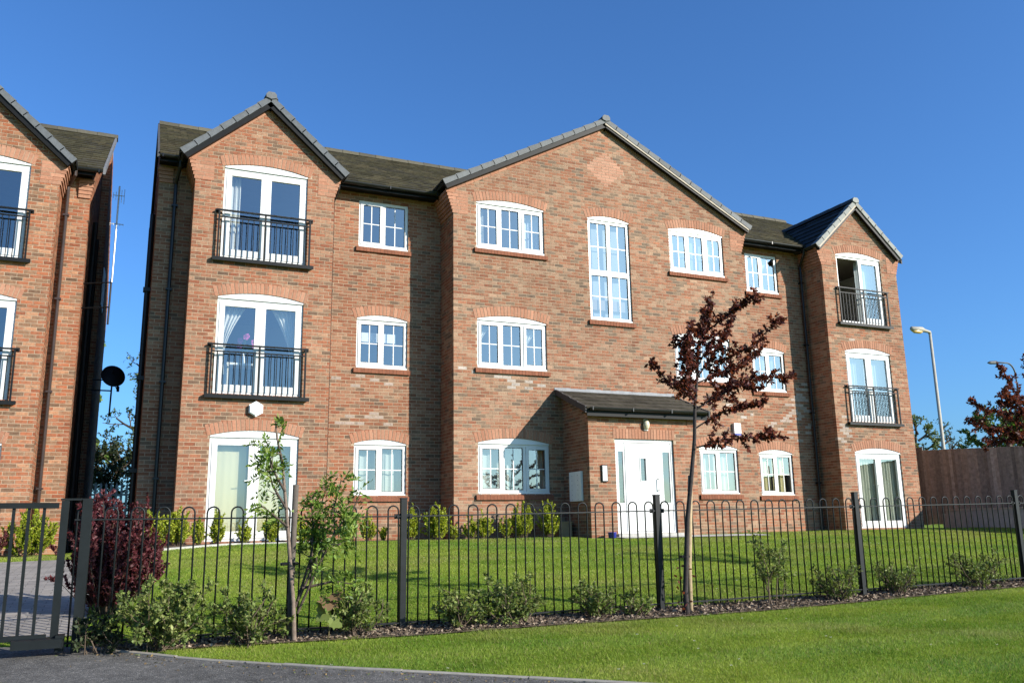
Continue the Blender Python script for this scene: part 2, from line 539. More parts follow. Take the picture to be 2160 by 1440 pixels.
def kerb_run(pts, stone=0.91):
    pts = [Vector((p[0], p[1], 0)) for p in pts]
    seg = [(pts[i+1]-pts[i]).length for i in range(len(pts)-1)]; tot = sum(seg)
    def at(d):
        for i, l in enumerate(seg):
            if d <= l or i == len(seg)-1: return pts[i]+(pts[i+1]-pts[i])*(d/l)
            d -= l
    d = 0.0
    while d < tot-0.1:
        e = min(d+stone-0.008, tot)
        L = [at(d+(e-d)*k/3) for k in range(4)]
        b = MB(); top = 0.024+rng.normal(0, 0.004); sh = rng.normal(0, 0.003); f = 1+0.1*rng.standard_normal()
        vs = []
        for k, p in enumerate(L):
            t = (L[min(k+1, 3)]-L[max(k-1, 0)]).normalized(); nn = Vector((-t.y, t.x, 0))
            z = g(p.x, p.y)
            for (o, zz) in ((-0.002, -0.05), (-0.002, top-0.005), (0.004, top), (0.044, top), (0.048, -0.05)):
                q = p+nn*(o+sh); vs.append((q.x, q.y, z+zz))
        fs = [(k*5+a, k*5+a+1, (k+1)*5+a+1, (k+1)*5+a) for k in range(3) for a in range(4)]+[(4, 3, 2, 1, 0), (15, 16, 17, 18, 19)]
        b.add(vs, fs, (0.27*f, 0.25*f, 0.215*f))
        b.build('kerb_stone', M['verge'], edging)
        d += stone
kerb_run(PATH_UP[4:14])
ribbon('planting_bed', [(-6.2, -9.42), (-3.6, -9.47), (0, -9.45), (4, -9.42), (12, -9.3)], [(-6.0, -9.72), (-3.6, -9.98), (0, -9.97), (4, -9.9), (12, -9.85)], M['soil'], 0.014)
ribbon('building_bed', [(-6.2, -2.75), (-5.67, -2.5), (-4.21, -1.42), (-2.5, -1.2), (0.0, -1.35), (2.4, -1.5)], [(-6.2, -0.7), (-5.67, -0.7), (-4.21, -0.7), (-2.5, -0.5), (0.0, -0.7), (2.4, -0.75)], M['soil'], 0.016)
ribbon('mowing_strip', [(-5.95, -2.78), (-5.67, -2.58), (-4.21, -1.5), (-2.5, -1.28)], [(-5.95, -2.66), (-5.67, -2.46), (-4.21, -1.38), (-2.5, -1.16)], M['concrete'], 0.03, thick=0.06)
ribbon('entrance_paving', [(2.95, -2.55), (4.5, -2.6), (6.6, -2.4)], [(2.95, -1.9), (4.5, -1.9), (6.6, -1.9)], M['concrete'], 0.018)

# ------------------------------------------------------------------ brick walls
REDS = [(0.41,0.165,0.088), (0.37,0.14,0.074), (0.45,0.205,0.118), (0.34,0.12,0.064), (0.48,0.26,0.155), (0.42,0.195,0.112), (0.43,0.16,0.083), (0.45,0.235,0.14), (0.39,0.15,0.08)]
DARKS = [(0.25,0.145,0.092), (0.21,0.128,0.084), (0.29,0.168,0.104), (0.26,0.155,0.10), (0.32,0.185,0.115)]
PLAIN = [(0.315,0.152,0.095), (0.335,0.166,0.105), (0.30,0.142,0.088), (0.325,0.168,0.108)]
def pick(pal): return pal[rng.integers(len(pal))]

BH, BL_ = 0.0705, 0.202      # course height and brick pitch read off the left bay
class Wall:
    """gathers bricks of one building"""
    def __init__(s, root):
        s.root = root; s.bricks = []
    def panel(s, O, u, length, z0, top, openings=(), name='wall', colour=None, gable=None, ustart=0.0, tone=None, dark_share=0.17, diamond=None):
        """O: origin at u=0,z=0 on the face; u: unit dir; outward n = u x z.
        top: wall top; gable: function u -> max z; openings: (u0,u1,z0,zs,rise,arch_h)"""
        O = Vector(O); u = Vector(u); zv = Vector((0, 0, 1)); n = u.cross(zv)
        rows = int(math.ceil((top-z0)/BH))
        for r in range(rows):
            a = z0+r*BH; b = min(a+BH-0.0125, top)
            if b-a < 0.02: continue
            zm = (a+b)/2
            iv = [(ustart, length)]
            if gable:
                us = np.linspace(ustart, length, 400)
                ok = us[np.array([gable(q) for q in us]) > zm]
                if len(ok) < 8: continue
                iv = [(ok[0], ok[-1])]
            for op in openings:
                u0, u1, oz0, zs, rise, ah = op
                cut = None
                if oz0 < b-0.01 and a+0.02 < zs: cut = (u0, u1)
                if zs-0.03 < b and ah > 0:
                    w = (u1-u0)/2; uc = (u0+u1)/2
                    zt = zs+rise+ah
                    if rise > 0:
                        Rr = (w*w+rise*rise)/(2*rise); zc = zs+rise-Rr
                        h = b-zc; Re = Rr+ah
                        if h < Re:
                            hw = min(math.sqrt(Re*Re-h*h), w+0.07)
                            cc = (uc-hw+0.01, uc+hw-0.01)
                            if b > zs: cut = (min(cut[0], cc[0]), max(cut[1], cc[1])) if cut else cc
                    elif b < zt+0.01:
                        cut = (u0-0.04, u1+0.04)
                if cut:
                    out = []
                    for (p, q) in iv:
                        if cut[1] <= p or cut[0] >= q: out.append((p, q)); continue
                        if cut[0]-p > 0.03: out.append((p, cut[0]))
                        if q-cut[1] > 0.03: out.append((cut[1], q))
                    iv = out
            off = 0.0 if r % 2 == 0 else -BL_/2
            if diamond:                      # inset of plain bricks
                du, dz, hw, hh = diamond
                half = hw*(1-abs(zm-dz)/hh)
                if half > 0.04:
                    d0, d1 = du-half, du+half
                    iv = [q for (p, e) in iv for q in ((p, min(e, d0-0.006)), (max(p, d1+0.006), e)) if q[1]-q[0] > 0.03]
                    nbk = max(1, int(round(2*half/BL_)))
                    for i in range(nbk):
                        f = 1+0.05*rng.standard_normal(); pc = pick(PLAIN)
                        s.bricks.append((O, u, n, d0+2*half*i/nbk+0.002, d0+2*half*(i+1)/nbk-0.006, a, b, 0.0005, (pc[0]*f*1.12, pc[1]*f*1.2, pc[2]*f*1.26, 0.0)))
            for (p, q) in iv:
                k = math.floor((p-ustart-off)/BL_)
                x = ustart+off+k*BL_
                while x < q-0.012:
                    c0 = max(x, p); c1 = min(x+BL_-0.012, q)
                    if q-c1 < 0.035: c1 = q
                    if c1-c0 > 0.028:
                        col = None
                        if colour: col = colour(c0*0.5+c1*0.5, zm)
                        if col is None:
                            col = pick(DARKS) if rng.random() < dark_share else pick(REDS)
                        if tone and len(col) == 3: col = tuple(cc*tt for cc, tt in zip(col, tone))
                        f = 1+0.1*rng.standard_normal()*0.6
                        bt = 1+0.08*math.sin(c0*0.9+O.x*1.7+0.5*a)+0.07*math.sin(a*2.1+c0*0.35+O.y)
                        for op in openings:      # rain streaks below the ends of the sills
                            if op[2]-0.75 < a < op[2]-0.1 and min(abs((c0+c1)/2-op[0]+0.03), abs((c0+c1)/2-op[1]-0.03)) < 0.11 and rng.random() < 0.8: bt *= 0.85
                        k_ = (0.58, 0.585, 0.60)
                        pm_ = 1.0
                        if len(col) == 4: pm_ = 0.0; col = col[:3]; k_ = (1.16, 1.26, 1.36)
                        col = tuple(min(0.8, cc*f*q*bt) for cc, q in zip(col, k_))+(pm_,)
                        s.bricks.append((O, u, n, c0, c1, a, b, rng.uniform(-0.0018, 0.0018), col))
                    if c1 >= q: break
                    x += BL_
        # mortar core with openings
        us = sorted(set([ustart, length]+[q for op in openings for q in (op[0]-0.003, op[1]+0.003)]))
        zs = sorted(set([z0-0.2, top]+[q for op in openings for q in (op[2]-0.003, op[3]+op[4]+0.003)]))
        mb = MB()
        for i in range(len(us)-1):
            for j in range(len(zs)-1):
                um = (us[i]+us[i+1])/2; zm = (zs[j]+zs[j+1])/2
                if any(op[0]-0.003 <= um <= op[1]+0.003 and op[2]-0.003 <= zm <= op[3]+op[4]+0.003 for op in openings): continue
                q0, q1 = us[i], us[i+1]
                if q0 == ustart: q0 += 0.004
                if q1 == length: q1 -= 0.004
                if gable and j == len(zs)-2:
                    pts = [(q0, zs[j])]+[(q0, max(zs[j]+.001, gable(q0)-0.01))]
                    for t in np.linspace(q0, q1, 40)[1:-1]: pts.append((t, max(zs[j]+.001, gable(t)-0.01)))
                    pts += [(q1, max(zs[j]+.001, gable(q1)-0.01)), (q1, zs[j])]
                else:
                    pts = [(q0, zs[j]), (q0, zs[j+1]), (q1, zs[j+1]), (q1, zs[j])]
                A = [O+u*p[0]+zv*p[1]-n*0.0035 for p in pts]
                B = [O+u*p[0]+zv*p[1]-n*0.098 for p in pts]
                k = len(pts)
                fs = [tuple(range(k)), tuple(range(2*k-1, k-1, -1))]
                for t in range(k): fs.append((t, t+k, (t+1) % k+k, (t+1) % k))
                mb.add(A+B, [f[::-1] for f in fs])
        mb.build(name, M['mortar'], s.root)
    def finish(s, limit=300, score=None):
        root = s.root
        off = Vector(root.location)
        c = Vector(CAM)
        cent = [b[0]+b[1]*((b[3]+b[4])/2)+Vector((0, 0, (b[5]+b[6])/2)) for b in s.bricks]
        def visible(i):
            d = cent[i]+off-c
            z = d.dot(fw)
            X = 1080+FPX*d.dot(r2)/z; Y = 720-FPX*d.dot(u2)/z
            return 5 < X < 2155 and 5 < Y < 1090 and s.bricks[i][2].dot(-d) > 0
        def key(i):
            d = cent[i]+off-c
            facing = s.bricks[i][2].dot(-d)/d.length
            size = facing*(s.bricks[i][4]-s.bricks[i][3])/d.length**2
            return -size
        idx = [i for i in range(len(s.bricks)) if visible(i)]
        idx.sort(key=key)
        single = set(idx[:limit])
        cache = {}
        nb = len(s.bricks)
        rest = [i for i in range(nb) if i not in single]
        # joined rest
        V = np.zeros((len(rest)*8, 3), np.float32); Cc = np.ones((len(rest)*8, 4), np.float32); F = []
        for j, i in enumerate(rest):
            O, u, n, c0, c1, a, b, no, col = s.bricks[i]
            k = 0
            for dn in (no, -0.1):
                for (q, z) in ((c0, a), (c1, a), (c1, b), (c0, b)):
                    p = O+u*q+n*dn
                    V[j*8+k] = (p.x, p.y, z); k += 1
            Cc[j*8:j*8+8] = col
            B = j*8
            F += [(B, B+1, B+2, B+3), (B, B+4, B+5, B+1), (B+1, B+5, B+6, B+2), (B+2, B+6, B+7, B+3), (B+3, B+7, B+4, B)]
        me = bpy.data.meshes.new('brickwork')
        me.from_pydata(V.tolist(), [], F)
        at = me.color_attributes.new('tone', 'FLOAT_COLOR', 'POINT')
        at.data.foreach_set('color', Cc.ravel())
        me.materials.append(M['brick'])
        o = bpy.data.objects.new('brickwork', me); link(o, root); o['kind'] = 'stuff'
        for i in sorted(single):
            O, u, n, c0, c1, a, b, no, col = s.bricks[i]
            L = round(c1-c0, 2)
            lum = 0 if col[0] < 0.165 else 1
            kk = (L, round(b-a, 3), lum, int(rng.integers(7)))
            if kk not in cache:
                mb = MB()
                h = (b-a)/2; w = L/2
                v = []
                for dn in (0.0, 0.1):
                    for (q, z) in ((-w, -h), (w, -h), (w, h), (-w, h)): v.append((q, dn, z))
                mb.add(v, [(0, 1, 2, 3), (0, 4, 5, 1), (1, 5, 6, 2), (2, 6, 7, 3), (3, 7, 4, 0)], col[:3])
                cache[kk] = mb.mesh('brick', M['brick'])
            ob = bpy.data.objects.new('brick', cache[kk])
            link(ob, root)
            p = O+u*((c0+c1)/2)+n*no
            ob.location = (p.x, p.y, (a+b)/2)
            ob.rotation_euler = (0, 0, math.atan2(u.y, u.x))

def arch(root, x0, x1, zs, rise, h, yf):
    """soldier-course arch over an opening on a wall facing -Y at yf"""
    mb = MB()
    w = (x1-x0)/2; xc = (x0+x1)/2
    if rise > 0:
        Rr = (w*w+rise*rise)/(2*rise); zc = zs+rise-Rr
        th = math.asin(min(1, w/Rr))+0.055/Rr
        n = max(8, int(round(2*th*Rr/0.0755)))
        for i in range(n):
            a0 = -th+2*th*i/n+0.0065/Rr; a1 = -th+2*th*(i+1)/n-0.0065/Rr
            pts = []
            for (a, r) in ((a0, Rr), (a1, Rr), (a1, Rr+h), (a0, Rr+h)):
                pts.append((xc+r*math.sin(a), zc+r*math.cos(a)))
            f = 1+0.07*rng.standard_normal()
            col = tuple(c*f for c in pick(PLAIN))
            mb.prism(pts, 'y', yf-0.004-rng.uniform(0, .002), yf+0.1, col)
    else:
        n = int(round((x1-x0+0.08)/0.075))
        for i in range(n):
            a0 = x0-0.04+(x1-x0+0.08)*i/n+0.005; a1 = x0-0.04+(x1-x0+0.08)*(i+1)/n-0.005
            f = 1+0.07*rng.standard_normal()
            mb.box(a0, a1, yf-0.004, yf+0.1, zs, zs+h, tuple(c*f for c in pick(PLAIN)))
    mb.build('arch', M['brick_plain'], root)
    # mortar behind the soldiers
    mm = MB()
    if rise > 0:
        pts = []
        for i in range(13):
            a = -th+2*th*i/12; pts.append((xc+(Rr+0.003)*math.sin(a), zc+(Rr+0.003)*math.cos(a)))
        for i in range(12, -1, -1):
            a = -th+2*th*i/12; pts.append((xc+(Rr+h)*math.sin(a), zc+(Rr+h)*math.cos(a)))
        for i in range(12):
            q = [pts[i], pts[i+1], pts[24-i], pts[25-i]]
            mm.prism(q, 'y', yf+0.001, yf+0.095)
        mm.build('arch_mortar', M['mortar'], root)

def sill(parent, x0, x1, z, yf):
    """brick-on-edge sill below z"""
    mb = MB()
    n = int(round((x1-x0+0.12)/0.075))
    for i in range(n):
        a0 = x0-0.06+(x1-x0+0.12)*i/n+0.003; a1 = x0-0.06+(x1-x0+0.12)*(i+1)/n-0.003
        f = 1+0.06*rng.standard_normal()
        col = tuple(c*f for c in (0.20, 0.078, 0.045))
        mb.add([(a0, yf-0.05, z-0.115), (a1, yf-0.05, z-0.115), (a1, yf+0.09, z-0.115), (a0, yf+0.09, z-0.115),
                (a0, yf-0.05, z-0.025), (a1, yf-0.05, z-0.025), (a1, yf+0.09, z+0.005), (a0, yf+0.09, z+0.005)],
               [(0,3,2,1),(4,5,6,7),(0,1,5,4),(1,2,6,5),(2,3,7,6),(3,0,4,7)], col)
    mb.box(x0-0.057, x1+0.057, yf-0.046, yf+0.085, z-0.112, z-0.03, (0.28, 0.16, 0.11))
    mb.build('sill', M['brick_plain'], parent)

def head_board(mb, x0, x1, zs, rise, y0, y1, drop=0.035):
    """white curved head filling the arch"""
    w = (x1-x0)/2; xc = (x0+x1)/2
    Rr = (w*w+rise*rise)/(2*rise); zc = zs+rise-Rr
    th = math.asin(min(1, w/Rr))
    top = [(xc+(Rr-0.002)*math.sin(-th+2*th*i/14), zc+(Rr-0.002)*math.cos(-th+2*th*i/14)) for i in range(15)]
    for i in range(14):
        mb.prism([(top[i][0], zs-drop), (top[i+1][0], zs-drop), top[i+1], top[i]], 'y', y0, y1)

FR = 0.05
def window(root, x0, x1, z0, zs, rise, yf, lights, opener=None, transom=None, flatz=None, set_in=0.035, bars=True, glass='glass', build_sill=True):
    """white casement window; lights = number of side by side lights; opener = dict light->tilt"""
    ya, yb = yf+set_in, yf+set_in+0.07
    top = zs
    wf = MB()
    hz = top-0.03 if rise else top
    wf.box(x0+0.004, x0+FR, ya, yb, z0, hz)
    wf.box(x1-FR, x1-0.004, ya, yb, z0, hz)
    wf.box(x0+FR, x1-FR, ya, yb, z0, z0+FR+0.015)
    wf.box(x0+FR, x1-FR, ya, yb, hz-FR, hz)
    wf.box(x0-0.0+0.006, x1-0.006, ya-0.03, ya-0.002, z0-0.004, z0+0.03)       # projecting cill
    if rise:
        head_board(wf, x0+0.005, x1-0.005, zs, rise, ya-0.02, yb-0.004, 0.03)
        wf.box(x0+0.006, x1-0.006, ya-0.028, ya-0.021, zs-0.03, zs-0.005)
    rows = [(z0+FR+0.015, hz-FR)]
    if transom:
        rows = [(z0+FR+0.015, transom-0.045), (transom+0.045, hz-FR)]
        wf.box(x0+FR, x1-FR, ya-0.002, yb, transom-0.045, transom+0.045)
    iw = (x1-x0-2*FR)
    lw = iw/lights
    for i in range(1, lights):
        xm = x0+FR+lw*i
        for (a, b) in rows:
            wf.box(xm-0.028, xm+0.028, ya+0.002, yb-0.002, a, b)
    win = wf.build('window', M['upvc'], root)
    for ri, (ra, rb) in enumerate(rows):
        for i in range(lights):
            a = x0+FR+lw*i+(0.028 if i else 0); b = x0+FR+lw*(i+1)-(0.028 if i < lights-1 else 0)
            if opener is not None and (i in opener):
                sb = 0.05; py = ya-0.014
                s = MB()
                s.box(a-0.008, a+sb, py, py+0.05, ra-0.008, rb+0.008); s.box(b-sb, b+0.008, py, py+0.05, ra-0.008, rb+0.008)
                s.box(a+sb, b-sb, py, py+0.05, ra-0.008, ra+sb); s.box(a+sb, b-sb, py, py+0.05, rb-sb, rb+0.008)
                so = s.build('sash', M['upvc'], win)
                ga, gb, gc, gd = a+sb, b-sb, ra+sb, rb-sb
            else:
                s = MB(); sb = 0.018
                s.box(a, a+sb, ya+0.006, ya+0.04, ra, rb); s.box(b-sb, b, ya+0.006, ya+0.04, ra, rb)
                s.box(a+sb, b-sb, ya+0.006, ya+0.04, ra, ra+sb); s.box(a+sb, b-sb, ya+0.006, ya+0.04, rb-sb, rb)
                s.build('glazing_bead', M['upvc'], win)
                ga, gb, gc, gd = a+sb, b-sb, ra+sb, rb-sb
                py = ya+0.012
            gy0 = py+0.022
            gk = MB(); gw = 0.009
            gk.box(ga, ga+gw, gy0-0.012, gy0-0.0075, gc, gd); gk.box(gb-gw, gb, gy0-0.012, gy0-0.0075, gc, gd)
            gk.box(ga+gw, gb-gw, gy0-0.012, gy0-0.0075, gc, gc+gw); gk.box(ga+gw, gb-gw, gy0-0.012, gy0-0.0075, gd-gw, gd)
            gk.build('gasket', M['black_plastic'], win)
            if bars:
                xm = (ga+gb)/2; zm = (gc+gd)/2
                s = MB()
                s.box(xm-0.010, xm+0.010, gy0-0.006, gy0+0.008, gc, gd)
                s.box(ga, xm-0.010, gy0-0.006, gy0+0.008, zm-0.010, zm+0.010)
                s.box(xm+0.010, gb, gy0-0.006, gy0+0.008, zm-0.010, zm+0.010)
                s.build('glazing_bar', M['upvc'], win)
                cells = [(p, q, r_, t) for (p, q) in ((ga, xm-0.010), (xm+0.010, gb)) for (r_, t) in ((gc, zm-0.010), (zm+0.010, gd))]
            else:
                cells = [(ga, gb, gc, gd)]
            for (p, q, r_, t) in cells:
                pm = MB()
                dy = rng.uniform(-.0012, .0012)
                yy = gy0
                pm.add([(p, yy-dy, r_), (q, yy+dy, r_), (q, yy+dy, t), (p, yy-dy, t)], [(0, 1, 2, 3)])
                pm.build('pane', M[glass], win)
    if build_sill:
        sill(win, x0, x1, z0, yf)
    return win

def french_door(root, x0, x1, z0, zs, rise, yf, open_left=False, set_in=0.035, handle=True):
    ya, yb = yf+set_in, yf+set_in+0.07
    hz = zs-0.03
    wf = MB()
    wf.box(x0+0.004, x0+0.055, ya, yb, z0, hz); wf.box(x1-0.055, x1-0.004, ya, yb, z0, hz)
    wf.box(x0+0.055, x1-0.055, ya, yb, hz-0.055, hz); wf.box(x0+0.055, x1-0.055, ya, yb, z0, z0+0.05)
    head_board(wf, x0+0.005, x1-0.005, zs, rise, ya-0.02, yb-0.004, 0.03)
    wf.box(x0+0.006, x1-0.006, ya-0.03, ya-0.021, zs-0.035, zs-0.005)
    d = wf.build('french_door', M['upvc'], root)
    xm = (x0+x1)/2
    for k, (a, b) in enumerate(((x0+0.05, xm-0.003), (xm+0.003, x1-0.05))):
        L = b-a; H = hz-0.05-(z0+0.045)
        s = MB(); bw = 0.095
        s.box(0, bw, 0, 0.06, 0, H); s.box(L-bw, L, 0, 0.06, 0, H)
        s.box(bw, L-bw, 0, 0.06, 0, 0.13); s.box(bw, L-bw, 0, 0.06, H-bw, H)
        leaf = s.build('door_leaf', M['upvc'], d)
        leaf.location = (a, ya-0.012, z0+0.045)
        p = MB(); p.add([(bw, .03, .13), (L-bw, .0305, .13), (L-bw, .0305, H-bw), (bw, .03, H-bw)], [(0, 1, 2, 3)])
        po = p.build('pane', M['glass'], d); po.location = leaf.location
        if open_left and k == 0:
            leaf.rotation_euler = (0, 0, R(68)); po.rotation_euler = (0, 0, R(68))
            leaf.location = (a+0.02, ya+0.05, z0+0.045); po.location = leaf.location
        if handle and not open_left and k == 0:
            h = MB()
            h.box(b-0.06, b-0.03, ya-0.022, ya-0.012, z0+0.95, z0+1.15)
            h.tube([(b-0.045, ya-0.02, z0+1.08), (b-0.045, ya-0.055, z0+1.08), (b-0.16, ya-0.06, z0+1.075)], 0.009, 6)
            h.build('handle', M['white_box'], d)
    return d

def balcony(root, x0, x1, zf, yf):
    """juliet rail in front of a french door, zf = storey level"""
    a, b = x0-0.06, x1+0.06
    yo = yf-0.07
    base = MB()
    base.box(a-0.09, b+0.09, yo-0.03, yf+0.03, zf-0.0, zf+0.045)
    base.box(a-0.09, b+0.09, yo-0.03, yo-0.02, zf-0.025, zf+0.0)
    bal = base.build('balcony', M['black_metal'], root)
    zt = zf+0.985
    r1 = MB()
    r1.box(a-0.05, b+0.05, yo-0.022, yo+0.022, zt-0.014, zt+0.014)
    for x in (a-0.03, b+0.03):
        r1.box(x-0.014, x+0.014, yo+0.022, yf+0.002, zt-0.013, zt+0.013)
        r1.box(x-0.035, x+0.035, yf-0.014, yf-0.003, zt-0.035, zt+0.035)
    r1.build('top_rail', M['black_metal'], bal)
    r2_ = MB(); r2_.box(a, b, yo-0.015, yo+0.015, zt-0.145, zt-0.122); r2_.build('mid_rail', M['black_metal'], bal)
    for x in (a, (a+b)/2, b):
        p = MB(); p.box(x-0.016, x+0.016, yo-0.016, yo+0.016, zf+0.045, zt-0.014); p.build('post', M['black_metal'], bal)
    n = 16
    me = None
    for i in range(1, n):
        if i == n//2: continue
        x = a+(b-a)*i/n
        if me is None:
            p = MB(); p.box(-0.007, 0.007, -0.007, 0.007, zf+0.045, zt-0.145); me = p.mesh('baluster', M['black_metal'])
        o = bpy.data.objects.new('baluster', me); link(o, bal); o.location = (x, yo, 0)
    return bal

def tile_slope(root, name, e0, e1, upv, length, tw=0.3, gauge=0.3, pal=None, jitter=0.003):
    """courses of flat tiles: eave line e0->e1, up-slope unit vector upv"""
    e0 = Vector(e0); e1 = Vector(e1); upv = Vector(upv).normalized()
    along = (e1-e0); L = along.length; along.normalize()
    nrm = along.cross(upv).normalized()
    if nrm.z < 0: nrm = -nrm
    rows = int(math.ceil(length/gauge)); cols = int(math.ceil(L/tw))
    V = []; F = []; C = []
    for r in range(rows):
        s0 = r*gauge-0.02; s1 = min((r+1)*gauge+0.03, length)
        off = (tw/2 if r % 2 else 0)
        for c in range(-1, cols+1):
            a = max(0, c*tw+off); b = min(L, (c+1)*tw+off)
            if b-a < 0.03: continue
            j = rng.uniform(-jitter, jitter)
            lo = 0.042+j; hi = 0.012+j*0.5
            P = [e0+along*(a+.002)+upv*s0+nrm*lo, e0+along*(b-.002)+upv*s0+nrm*lo, e0+along*(b-.002)+upv*s1+nrm*hi, e0+along*(a+.002)+upv*s1+nrm*hi,
                 e0+along*(a+.002)+upv*s0+nrm*(lo-0.03), e0+along*(b-.002)+upv*s0+nrm*(lo-0.03)]
            B = len(V); V += [tuple(p) for p in P]
            F += [(B, B+1, B+2, B+3), (B+4, B+5, B+1, B)]
            f = 1+0.13*rng.standard_normal()
            col = pal[rng.integers(len(pal))]
            C += [tuple(max(0.01, q*f) for q in col)]*6
    mb = MB(); mb.v = V; mb.f = F; mb.c = C
    # underlay so nothing shows through
    P = [e0, e1, e1+upv*length, e0+upv*length]
    mb.add(P+[p-nrm*0.05 for p in P], [(0, 1, 2, 3), (7, 6, 5, 4), (0, 4, 5, 1), (1, 5, 6, 2), (2, 6, 7, 3), (3, 7, 4, 0)], (0.03, 0.03, 0.028))
    o = mb.build(name, M['tile'], root, kind='stuff')
    return o
MOSS = [(0.056, 0.051, 0.03), (0.049, 0.044, 0.026), (0.066, 0.057, 0.034), (0.046, 0.042, 0.03)]
DARKT = [(0.03, 0.033, 0.038), (0.036, 0.038, 0.042), (0.026, 0.03, 0.034)]
PORCHT = [(0.05, 0.044, 0.033), (0.056, 0.049, 0.037), (0.046, 0.04, 0.03)]

def gable_roof(root, xa, xb, z_e, xm, z_r, y0, y1, nverge, pal_l, pal_r, cap_pal=(0.10, 0.108, 0.117), bed=(False, False), vy=None):
    """roof over a projecting gable facing -Y: eaves at xa,xb (z_e), ridge at xm,z_r, from y0 back to y1"""
    for side, (xe, pal) in enumerate(((xa, pal_l), (xb, pal_r))):
        upv = Vector((xm-xe, 0, z_r-z_e)); L = upv.length; upv.normalize()
        nrm = Vector((-upv.z, 0, upv.x)) if side == 0 else Vector((upv.z, 0, -upv.x))
        if nrm.z < 0: nrm = -nrm
        if side == 0: tile_slope(root, 'roof_tiling', (xe, y1, z_e), (xe, y0+0.05, z_e), upv, L, pal=pal)
        else: tile_slope(root, 'roof_tiling', (xe, y0+0.05, z_e), (xe, y1, z_e), upv, L, pal=pal)
        # cloaked verge units, each a piece of its own
        for k in range(nverge):
            s0 = L*k/nverge-0.012; s1 = L*(k+1)/nverge+0.006
            if k == nverge-1: s1 = L-0.03
            lift0, lift1 = 0.052, 0.034
            base = Vector((xe, 0, z_e))
            f = 1+0.08*rng.standard_normal()
            mb = MB()
            col = tuple(c*f for c in cap_pal)
            def PT(s, h, y): 
                p = base+upv*s+nrm*h
                return (p.x, y, p.z)
            ya, yb, yc = y0-0.015, y0+0.012, y0+0.17
            # top plate
            v = [PT(s0, lift0, ya), PT(s1, lift1, ya), PT(s1, lift1, yc), PT(s0, lift0, yc),
                 PT(s0, lift0-0.018, ya), PT(s1, lift1-0.018, ya), PT(s1, lift1-0.018, yc), PT(s0, lift0-0.018, yc)]
            fq = [(0,1,2,3),(7,6,5,4),(0,4,5,1),(1,5,6,2),(2,6,7,3),(3,7,4,0)]
            mb.add(v, fq, col)
            dr = -0.072
            v = [PT(s0, lift0-0.019, ya), PT(s1, lift1-0.019, ya), PT(s1, lift1-0.019, yb), PT(s0, lift0-0.019, yb),
                 PT(s0, dr-0.004, ya), PT(s1, dr+0.004, ya), PT(s1, dr+0.004, yb), PT(s0, dr-0.004, yb)]
            mb.add(v, fq, col)
            mb.build('verge_tile', M['verge'], root)
        # barge board under the verge
        mb = MB()
        def PB(s, h, y):
            p = Vector((xe, 0, z_e))+upv*s+nrm*h
            return (p.x, y, p.z)
        y_a, y_b = y0+0.014, y0+(0.10)
        v = [PB(0, -0.03, y_a), PB(L, -0.03, y_a), PB(L, -0.03, y_b), PB(0, -0.03, y_b),
             PB(0, -0.165, y_a), PB(L-0.0, -0.165, y_a), PB(L-0.0, -0.165, y_b), PB(0, -0.165, y_b)]
        mb.add(v, [(0,1,2,3),(7,6,5,4),(0,4,5,1),(1,5,6,2),(2,6,7,3),(3,7,4,0)])
        mb.build('barge_board', M['soffit'], root)
        if bed[side]:  # bed: which slopes carry a thin cream strip below the verge tiles
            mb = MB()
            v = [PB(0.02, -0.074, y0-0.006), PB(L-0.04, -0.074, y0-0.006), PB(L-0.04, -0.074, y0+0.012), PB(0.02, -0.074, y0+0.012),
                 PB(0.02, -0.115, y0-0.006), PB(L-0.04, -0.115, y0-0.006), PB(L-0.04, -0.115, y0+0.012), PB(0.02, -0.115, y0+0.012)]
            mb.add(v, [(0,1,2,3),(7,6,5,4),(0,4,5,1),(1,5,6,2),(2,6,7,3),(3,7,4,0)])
            mb.build('cream_trim', M['trim'], root)
    # ridge tiles
    ridge_tiles(root, (xm, y0-0.0, z_r+0.03), (xm, y1, z_r+0.03), 0.45, (0.05, 0.053, 0.058))
    mb = MB()
    cap = [(xm-0.10, z_r-0.02), (xm-0.105, z_r+0.045), (xm-0.06, z_r+0.10), (xm+0.06, z_r+0.10), (xm+0.105, z_r+0.045), (xm+0.10, z_r-0.02), (xm+0.0, z_r-0.05)]
    mb.prism(cap, 'y', y0-0.045, y0+0.02, tuple(c*1.1 for c in cap_pal))
    mb.build('ridge_end_cap', M['verge'], root)

def ridge_tiles(root, p0, p1, L, col):
    p0 = Vector(p0); p1 = Vector(p1); d = (p1-p0); n = max(1, int(round(d.length/L))); dl = d.length/n; d.normalize()
    s = d.cross(Vector((0, 0, 1))).normalized()
    for k in range(n):
        mb = MB()
        a = p0+d*(k*dl-0.01); b = p0+d*((k+1)*dl+0.015)
        prof = [(-0.13, -0.055), (-0.09, 0.03), (-0.035, 0.075), (0.035, 0.075), (0.09, 0.03), (0.13, -0.055)]
        sc0, sc1 = 1.06, 0.97
        va = [a+s*(x*sc0)+Vector((0, 0, z*sc0)) for x, z in prof]; vb = [b+s*(x*sc1)+Vector((0, 0, z*sc1)) for x, z in prof]
        f = 1+0.12*rng.standard_normal()
        m_ = len(prof)
        mb.add(va+vb, [tuple(range(m_))[::-1], tuple(range(m_, 2*m_))]+[(i, i+1, i+1+m_, i+m_) for i in range(m_-1)]+[(m_-1, 0, m_, 2*m_-1)], tuple(c*f for c in col))
        mb.build('ridge_tile', M['verge'], root)

